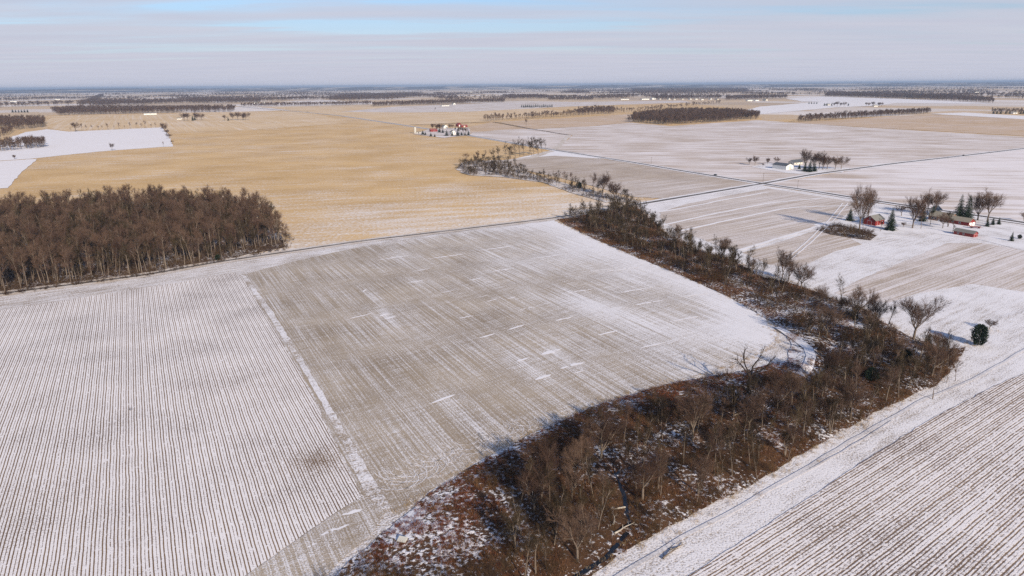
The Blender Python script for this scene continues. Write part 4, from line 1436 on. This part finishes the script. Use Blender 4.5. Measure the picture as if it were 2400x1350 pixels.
# farmstead with the silo
for i, (x, yb, yt) in enumerate(((991, 316, 305), (997, 317, 309), (1010, 320, 311), (1019, 321, 314))):
    ever_at(x, yb, yt, 'dark bushy evergreen on the snow near the silo', group='evergreens near the silo', sxy=1.6)
for i, (x, yb, yt) in enumerate(((1047, 319, 305), (1060, 319, 309), (1073, 319, 305), (1074, 307, 297), (1067, 304, 297), (1082, 318, 309), (1090, 318, 310), (1098, 318, 306), (1038, 312, 302), (1030, 311, 300))):
    ever_at(x, yb, yt, 'dark evergreen around the white farmhouse', group='evergreens of the white farmhouse', sxy=1.5)
for i, (x, yb, yt) in enumerate(((1025, 309, 291), (1032, 309, 292), (1055, 302, 291), (1060, 302, 292), (1086, 314, 299), (1092, 314, 300), (1078, 311, 299), (1014, 304, 290))):
    T(x, yb, yt, 'bare tree around the white farmhouse', 'open', i % 5, 'bare trees of the white farmhouse')
# far groves
for i in range(16):
    ever_at(1223 + i * 4.7, 252 - i * .05 + rng.uniform(-1, .5), 243 + rng.uniform(-1, 1.5), 'dark evergreen in the square far plantation', group='plantation evergreens', sxy=1.2)
for i, x in enumerate((1896, 1902, 1908, 1914)):
    ever_at(x, 243.5, 238, 'dark evergreen of the small far clump right of the village', group='far evergreen clump', sxy=1.3)
for i, x in enumerate((1932, 1938, 1949, 1988)):
    ever_at(x, 248, 241, 'dark evergreen of the far snow field farmstead', group='far farm evergreens', sxy=1.2)
for i, x in enumerate((1955, 1962, 1970, 1978, 2030, 2036, 2046, 2060, 2066)):
    T(x, 249.5, 240 + rng.uniform(-1, 1), 'bare tree of the far farmsteads in the right snow field', 'open', i % 5, 'far farm trees', sxy=1.2)
for i, x in enumerate((2328, 2336, 2345, 2357, 2366, 2392, 2398)):
    ever_at(x, 267, 258 + rng.uniform(-1, 1), 'dark evergreen of the grove at the far right edge', group='right edge evergreens', sxy=1.4)
for i, x in enumerate((30, 37, 44, 51, 58, 65)):
    ever_at(x, 263.5, 256 + rng.uniform(-1, 1), 'dark evergreen of the far windbreak at the left edge', group='left edge windbreak', sxy=1.4)

# ------------------------------------------------------------------ buildings
def building(name, label, cat, x, y, az, L, W, eave, ridge, wall, roof, doors=(), windows=(), group=None, over=0.4, pos=None):
    """L along the ridge (local Y), W across; az = direction the ridge runs (0 = away from camera, clockwise)"""
    p = pos or px(x, y)
    o = empty(name, (p.x, p.y, .72), -R(az))
    tag(o, label, cat, group)
    h, w = L / 2, W / 2
    m = MB()
    m.add([(-w, -h, -.3), (w, -h, -.3), (w, h, -.3), (-w, h, -.3), (-w, -h, eave), (w, -h, eave), (w, h, eave), (-w, h, eave), (0, -h, ridge), (0, h, ridge)],
          [(0, 1, 5, 8, 4), (2, 3, 7, 9, 6), (1, 2, 6, 5), (3, 0, 4, 7)])
    m.build('wall', wall, o)
    r = MB()
    s = (ridge - eave) / w
    ov = over
    t = .16
    for sg in (-1, 1):
        a = [(sg * (w + ov), -h - ov, eave - s * ov + .02), (0, -h - ov, ridge + .02), (0, h + ov, ridge + .02), (sg * (w + ov), h + ov, eave - s * ov + .02)]
        b = [(q[0], q[1], q[2] + t) for q in a]
        r.add(a + b, [(0, 1, 2, 3), (7, 6, 5, 4), (0, 4, 5, 1), (1, 5, 6, 2), (2, 6, 7, 3), (3, 7, 4, 0)])
    r.build('roof', roof, o)

    def opening(nm, side_, c, z0, ww, hh, mat, frame=True):
        b = MB()
        e = .04
        if side_ in ('s', 'n'):
            yy = -h if side_ == 's' else h
            sg = -1 if side_ == 's' else 1
            b.box(c - ww / 2, c + ww / 2, min(yy, yy + sg * e), max(yy, yy + sg * e), z0, z0 + hh)
            fr = MB().box(c - ww / 2 - .12, c + ww / 2 + .12, min(yy, yy + sg * .02), max(yy, yy + sg * .02), z0 - .1, z0 + hh + .12)
        else:
            xx = -w if side_ == 'w' else w
            sg = -1 if side_ == 'w' else 1
            b.box(min(xx, xx + sg * e), max(xx, xx + sg * e), c - ww / 2, c + ww / 2, z0, z0 + hh)
            fr = MB().box(min(xx, xx + sg * .02), max(xx, xx + sg * .02), c - ww / 2 - .12, c + ww / 2 + .12, z0 - .1, z0 + hh + .12)
        q = b.build(nm, mat, o)
        fr.build('frame', M['paint'], q)
    for d in doors:
        opening('door', *d)
    for d in windows:
        opening('window', *d, M['glass'])
    return o


# side codes: s = gable towards the camera end, n = far gable, w / e = the long sides
building('barn', 'red barn with grey roof standing between two evergreens', 'barn', 2047, 527, 56, 12, 9, 3.6, 6.6, M['red'], M['roofgrey'],
         doors=(('e', -1.5, 0, 3.2, 3.2, M['darkred']), ('s', 0, 0, 3.0, 3.0, M['darkred'])), windows=(('s', 0, 4.2, .9, .9), ('e', 3.5, 1.4, 1.0, .9)))
building('shed', 'long low red shed with grey roof nearest the snow field', 'shed', 2262, 554, 152, 13, 5.2, 2.4, 3.9, M['redpaint'], M['roofgrey'], doors=(('n', 0, 0, 2.2, 2.0, M['red']),),
         windows=(('e', -3.5, .9, 1.0, .8), ('e', 0, .9, 1.0, .8)))
building('garage', 'brown-red garage with tan roof and white doors in its lit gable', 'garage', 2252, 527, 152, 15, 8, 2.7, 5.0, M['darkred'], M['rooftan'],
         doors=(('n', -1.9, 0, 2.6, 2.2, M['paint']), ('n', 1.9, 0, 2.6, 2.2, M['paint'])), windows=(('e', -4, 1.0, 1.2, 1.0), ('e', 1, 1.0, 1.2, 1.0)))
building('house', 'brown brick farmhouse with tan roof half hidden by bare trees', 'house', 2208, 519, 150, 16, 9, 3.2, 6.2, M['brick'], M['rooftan'],
         doors=(('e', 0, 0, 1.1, 2.1, M['paint']),), windows=(('e', -5, .9, 1.4, 1.3), ('e', -2.5, .9, 1.4, 1.3), ('e', 3.5, .9, 1.4, 1.3), ('n', -2, .9, 1.3, 1.3), ('n', 2, .9, 1.3, 1.3)))
building('outhouse', 'small green-grey roofed building behind the brick farmhouse', 'shed', 2190, 506, 56, 7, 6, 4.5, 7.0, M['cream'], M['roofdark'], windows=(('s', 0, 1.2, 1, 1.2), ('e', 0, 1.2, 1, 1.2)))
building('machine_shed', 'white machine shed with dark grey roof by the crossroads', 'shed', 1834, 397, 152, 21, 12, 4.6, 7.0, M['whitewall'], M['roofdark'],
         doors=(('n', 0, 0, 4.4, 4.0, M['cream']), ('n', 4.2, 0, 1.0, 2.1, M['cream'])), windows=(('n', 0, 5.0, 1.0, .9), ('n', -4.5, 1.2, 1.0, 1.0)))
building('house', 'low dark green-grey house behind the white machine shed', 'house', 1864, 386, 60, 16, 9, 2.8, 5.6, M['cream'], M['roofdark'], doors=(('e', 1, 0, 1.0, 2.1, M['paint']),),
         windows=(('e', -4, .9, 1.3, 1.2), ('e', 4, .9, 1.3, 1.2), ('s', 0, .9, 1.3, 1.2)))
building('house', 'white two-storey farmhouse in front of the silo farm evergreens', 'house', 1061, 316, 152, 11, 9, 5.6, 8.6, M['whitewall'], M['roofgrey'], doors=(('n', 2, 0, 1.2, 2.2, M['glass']),),
         windows=(('n', -2, 1, 1.3, 1.6), ('n', -2, 4, 1.3, 1.5), ('n', 2, 4, 1.3, 1.5), ('e', -3, 1, 1.3, 1.6), ('e', 3, 1, 1.3, 1.6), ('e', 0, 4, 1.3, 1.5)))
building('barn', 'white barn behind the white farmhouse trees', 'barn', 1042, 301, 152, 15, 10, 4.5, 8.0, M['whitewall'], M['roofgrey'], doors=(('n', 0, 0, 4, 4, M['cream']),))
building('barn', 'bright red barn at the back right of the silo farm', 'barn', 1075, 297, 152, 14, 10, 5.0, 9.0, M['red'], M['roofred'], doors=(('n', 0, 0, 4, 4, M['paint']),))
building('shed', 'low red lean shed right of the bright red barn', 'shed', 1087, 298, 60, 17, 8, 3.2, 5.2, M['darkred'], M['roofred'], doors=(('e', 0, 0, 4, 2.6, M['cream']),))
building('shed', 'faded red roofed shed between the silo and the farmhouse', 'shed', 1016, 309, 70, 16, 10, 3.8, 6.6, M['darkred'], M['roofred'], doors=(('e', 0, 0, 4, 3, M['darkred']),))

# silo
sp_ = px(973, 313)
so = empty('silo', (sp_.x, sp_.y, .7))
tag(so, 'tall tan concrete silo at the left end of the far farmstead', 'silo')
MB().tube((0, 0, -.2), (0, 0, 13.2), 2.6, 2.6, 20).build('wall', M['concrete'], so, True)
dm = MB()
for i in range(4):
    a0, a1 = math.pi / 2 * i / 4, math.pi / 2 * (i + 1) / 4
    dm.tube((0, 0, 13.2 + 1.6 * math.sin(a0)), (0, 0, 13.2 + 1.6 * math.sin(a1)), 2.65 * math.cos(a0), max(.02, 2.65 * math.cos(a1)), 20)
dm.build('dome', M['roofgrey'], so, True)
for k in range(6):
    MB().tube((0, 0, 1.2 + k * 2.1), (0, 0, 1.3 + k * 2.1), 2.66, 2.66, 20).build('hoop', M['pole'], so)
building('shed', 'low feed shed built against the foot of the silo', 'shed', 981, 313, 80, 10, 4, 2.2, 3.2, M['concrete'], M['roofgrey'], doors=(('e', 0, 0, 2, 1.8, M['glass']),))

# far buildings: (x, y, az, length, width, eave, ridge, wall, label, group)
FARB = [
    (352, 269, 60, 44, 14, 4.5, 7, 'whitewall', 'long white poultry house at the edge of the far left belt', None),
    (420, 280, 60, 14, 9, 3, 5, 'whitewall', 'small white shed left of the farm grove in the tan field', None),
    (600, 243, 60, 26, 14, 5, 9, 'whitewall', 'white barn, left of the far pair by the left belt end', None),
    (620, 243, 150, 22, 14, 6, 10, 'whitewall', 'white barn, right of the far pair by the left belt end', None),
    (1043, 249, 62, 40, 13, 4, 6.5, 'whitewall', 'long white shed in front of the central tree belt', None),
    (1063, 246, 150, 22, 12, 6, 10, 'whitewall', 'white house right of the long shed at the central belt', None),
    (760, 244, 60, 22, 12, 5, 8, 'cream', 'pale house in the loose tree line left of centre', None),
    (1463, 234, 66, 62, 18, 5, 8, 'whitewall', 'long white shed, leftmost of the far white sheds left of the village', None),
    (1511, 234, 66, 58, 20, 7, 11, 'whitewall', 'large white shed, middle of the far white sheds left of the village', None),
    (1531, 233.5, 66, 34, 22, 10, 14, 'whitewall', 'tall white shed, right of the far white sheds left of the village', None),
    (1421, 222, 60, 34, 18, 6, 9, 'whitewall', 'white farm building on the golden rise right of centre', None),
    (1431, 222.5, 60, 26, 14, 5, 8, 'cream', 'pale farm building on the golden rise right of centre', None),
    (1757, 237, 66, 46, 18, 6, 9, 'whitewall', 'white shed right of the village, long one', None),
    (1772, 237, 66, 26, 18, 6, 9, 'whitewall', 'white shed right of the village, short one', None),
    (1793, 237, 150, 24, 16, 7, 12, 'cream', 'pale house right of the village sheds', None),
    (1940, 247, 66, 20, 12, 4, 7, 'cream', 'pale house among the far evergreens in the right snow field', None),
    (2050, 250, 66, 22, 12, 4, 7, 'whitewall', 'white house among the far trees in the right snow field', None),
    (2375, 267, 66, 20, 12, 4, 7, 'whitewall', 'white house in the grove at the far right edge', None),
    (2286, 217, 66, 60, 30, 9, 14, 'whitewall', 'white farm building on the tan rise near the right horizon', None),
    (2383, 219, 66, 50, 24, 8, 12, 'cream', 'pale farm building near the right horizon', None),
    (32, 239, 60, 40, 18, 6, 9, 'whitewall', 'white farm building near the left edge of the far fields', None),
    (135, 234, 60, 40, 18, 6, 9, 'whitewall', 'white farm building in the far left fields', None),
    (588, 214, 60, 80, 30, 10, 15, 'whitewall', 'white farm building high near the left horizon', None),
    (1103, 217, 60, 60, 26, 8, 12, 'whitewall', 'white farm building near the horizon at the centre', None),
    (1120, 216, 60, 50, 26, 8, 12, 'cream', 'pale farm building near the horizon at the centre', None),
]
for i in range(9):
    FARB.append((1548 + i * 16.5 + rng.uniform(-4, 4), 234.5 + rng.uniform(-1.2, .8), rng.choice((66, 150)), rng.uniform(16, 24), 12, 5, 9, rng.choice(('whitewall', 'cream')), 'house of the far village right of centre', 'village houses'))
for i in range(8):
    FARB.append((1590 + i * 22 + rng.uniform(-5, 5), 203.5 + rng.uniform(-.4, .6), 66, rng.uniform(70, 150), 50, 12, 18, 'whitewall', 'pale building of the town on the horizon right of centre', 'horizon town buildings'))
for x, y, az, L, W, e, r_, wl_, lab, grp in FARB:
    building('farm_building' if 'house' not in lab else 'house', lab, 'building', x, y, az, L, W, e, r_, M[wl_], M['roofgrey'], group=grp,
             doors=(('n', 0, 0, min(4, W * .3), min(3.5, e * .7), M['glass']),), windows=tuple(('e', c * L, e * .35, 1.6, 1.4) for c in (-.3, 0, .3)))

# ------------------------------------------------------------------ small things
def car(x, y, az, label):
    p = px(x, y)
    o = empty('car', (p.x, p.y, .88), -R(az))
    tag(o, label, 'car', None)
    prof = [(-2.2, .35), (-2.25, .8), (-2.0, .95), (-1.1, 1.0), (1.5, .98), (2.15, .9), (2.25, .55), (2.2, .35)]
    b = MB()
    n = len(prof)
    b.add([(-.9, a, z) for a, z in prof] + [(.9, a, z) for a, z in prof], [tuple(range(n)), tuple(range(2 * n - 1, n - 1, -1))] + [(i, i + n, (i + 1) % n + n, (i + 1) % n) for i in range(n)])
    b.build('body', M['carpaint'], o)
    c = MB()
    q = [(-.82, -1.8, .97), (.82, -1.8, .97), (.82, 1.0, .97), (-.82, 1.0, .97), (-.66, -1.3, 1.5), (.66, -1.3, 1.5), (.66, .3, 1.5), (-.66, .3, 1.5)]
    c.add(q, [(4, 5, 6, 7), (0, 1, 5, 4), (1, 2, 6, 5), (2, 3, 7, 6), (3, 0, 4, 7)])
    c.build('window', M['glass'], o)
    for sx in (-1, 1):
        for yy in (-1.35, 1.4):
            MB().tube((sx * .72, yy, .34), (sx * .93, yy, .34), .34, .34, 12, True).build('wheel', M['rubber'], o)
    for sx in (-.6, .6):
        MB().box(sx - .2, sx + .2, 2.2, 2.27, .6, .78).build('headlight', M['paint'], o)
    return o


car(1677, 413, 150, 'dark car driving on the road left of the crossroads')
car(2258, 366.5, 52, 'dark car far along the road right of the crossroads')

for i, (x, yb, yt, lab) in enumerate(((1526, 386, 369, 'utility pole beside the far road, left of the crossroads'), (1788, 430, 407, 'utility pole standing right at the crossroads'), (1869, 443, 424, 'utility pole beside the road just right of the crossroads'))):
    p = px(x, yb)
    h = hgt(x, yb, yt)
    o = empty('utility_pole', (p.x, p.y, .7), R(30))
    tag(o, lab, 'pole')
    MB().tube((0, 0, -.5), (0, 0, h), .17, .12, 8, True).build('post', M['pole'], o)
    MB().box(-1.2, 1.2, -.08, .08, h - .9, h - .7).build('crossarm', M['pole'], o)
    for k in (-1.05, -.5, .5, 1.05):
        MB().tube((k, 0, h - .7), (k, 0, h - .5), .05, .03, 6, True).build('insulator', M['glass'], o)

# red hay wagon in the farmyard
p = px(2285, 537)
o = empty('hay_wagon', (p.x, p.y, .76), -R(110))
tag(o, 'low red flat wagon parked beside the garage gable', 'wagon')
MB().box(-1.3, 1.3, -3.4, 3.4, .85, 1.05).build('bed', M['redpaint'], o)
MB().box(-1.3, 1.3, -3.5, -3.4, .85, 2.0).build('headboard', M['redpaint'], o)
for sx in (-1.05, 1.05):
    for yy in (-2.2, 2.2):
        w = MB().tube((sx - .12, yy, .42), (sx + .12, yy, .42), .42, .42, 14, True).build('wheel', M['rubber'], o)
MB().tube((0, 3.4, .8), (0, 5.0, .5), .07, .06, 6, True).build('drawbar', M['pole'], o)

# concrete slab by the reed patch
p = px(944, 1283)
o = empty('concrete_slab', (p.x, p.y, bank_z(p.x, p.y)), R(-25))
tag(o, 'tilted pale concrete slab lying in the reeds at the lower left of the creek', 'slab')
s_ = MB().box(-1.1, 1.1, -.7, .7, -.12, .14).build('slab', M['concrete'], o)
s_.rotation_euler = (R(24), R(-6), 0)
s_.location = (0, 0, .45)
MB().box(-.9, .9, .45, .75, -.4, .5).build('footing', M['concrete'], o)


def dead_wood(x, y, L, az, label, mat, seed, nb=8, lift=.35, zfun=None):
    r = random.Random(seed)
    p = px(x, y)
    z = zfun(p.x, p.y) if zfun else .8
    o = empty('fallen_branch', (p.x, p.y, z), -R(az))
    tag(o, label, 'fallen branch')
    pts = [Vector((0, 0, lift * .5))]
    d = Vector((0, 1, .02))
    m = MB()
    n = 7
    for i in range(n):
        d = (d + Vector((r.uniform(-.25, .25), 0, r.uniform(-.05, .05)))).normalized()
        q = pts[-1] + d * L / n
        q.z = max(.1, q.z)
        m.tube(pts[-1], q, .20 * (1 - i / n) + .04, .20 * (1 - (i + 1) / n) + .04, 7)
        pts.append(q)
    m.build('trunk', mat, o)
    for k in range(nb):
        a = pts[r.randrange(2, n + 1)]
        e = a + Vector((r.uniform(-1, 1) * .9, r.uniform(.2, 1), r.uniform(.0, .5))) * L * .22
        b = MB().tube(a, e, .06, .03, 5)
        for j in range(4):
            c = a.lerp(e, r.uniform(.3, 1))
            b.spike(c, c + Vector((r.uniform(-1, 1), r.uniform(-.2, 1), r.uniform(0, .6))) * L * .1, .025)
        b.build('branch', mat, o)
    return o


bz = lambda x, y: bank_z(x, y) + .2
dead_wood(1465, 1198, 9.5, 262, 'pale forked dead limb lying across the creek', M['log'], 3, 8, .6, bz)
dead_wood(1440, 1262, 7.0, 60, 'pale dead log on the creek bank, nearest the bottom', M['log'], 4, 6, .5, bz)
dead_wood(1437, 1245, 6.0, 8, 'pale dead limb pointing up the creek', M['log'], 6, 5, .5, bz)
dead_wood(1720, 985, 10, 80, 'dark fallen trunk among the trees of the creek wood', M['bark'], 8, 6, .6, bz)
dead_wood(1553, 1318, 7.5, 40, 'dark broken branch lying on the snow by the farm track', M['bark'], 5, 6)
dead_wood(1570, 1297, 4.5, 70, 'grey split log lying on the snow beside the broken branch', M['log'], 7, 2)
o = put_tree('bush', (None, PROTO['shrub'][1][1]), tuple(px(1562, 1281)) [:2] + (.78,), .32, 1.0, 'dark dry weed clump at the tip of the broken branch on the snow', 'bush')
o = put_tree('bush', (None, PROTO['shrub'][2][1]), tuple(px(2042, 1021))[:2] + (.78,), .38, 0.3, 'small dark weed clump on the snow beside the farm track', 'bush')
o = put_tree('bush', (None, PROTO['shrub'][0][1]), tuple(px(308, 967))[:2] + (.76,), .45, 0.3, 'single dark weed tuft in the snowy corn rows', 'bush')

# fence along the snow bank at the right
g = gline([(2312, 776), (2345, 752), (2380, 742), (2420, 730), (2500, 712)])
fo = empty('fence', (g[0].x, g[0].y, .68))
tag(fo, 'thin wire fence with dark posts leading right from the round evergreen', 'fence')
prev = None
wires = MB()
pm = None
for a, b in zip(g[:-1], g[1:]):
    n = max(1, int((b - a).length / 4.5))
    for i in range(n):
        q = a.lerp(b, i / n)
        loc = Vector((q.x - g[0].x, q.y - g[0].y, 0))
        if pm is None:
            pm = MB().tube((0, 0, -.3), (0, 0, 1.35), .07, .06, 6, True)
            po = pm.build('post', M['pole'], fo)
            pmesh = po.data
        else:
            po = link(bpy.data.objects.new('post', pmesh), fo)
        po.location = loc
        if prev is not None:
            for hh in (.5, .9, 1.25):
                wires.tube(prev + Vector((0, 0, hh)), loc + Vector((0, 0, hh)), .008, .008, 3)
        prev = loc
wires.build('wire', M['pole'], fo)

# ------------------------------------------------------------------ haze
hb = MB().box(-47000, 47000, -3000, 47000, -30.0, 132.0)
hz_o = hb.build('haze', None)
hm = bpy.data.materials.new('pale air')
hm.use_nodes = True
hn = hm.node_tree.nodes
hn.clear()
ho = hn.new('ShaderNodeOutputMaterial')
pv = hn.new('ShaderNodeVolumePrincipled')
pv.inputs['Color'].default_value = (0.46, 0.60, 0.82, 1)
pv.inputs['Density'].default_value = 0.000050
pv.inputs['Anisotropy'].default_value = 0.0
hm.node_tree.links.new(pv.outputs[0], ho.inputs['Volume'])
hz_o.data.materials.append(hm)
tag(hz_o, 'pale blue winter haze over the far fields', 'haze', kind='stuff')
print('individual trees and bushes:', TREE_COUNT[0], 'stuff points', len(vf), len(bpts), len(gpts), len(wpts), len(cpts))
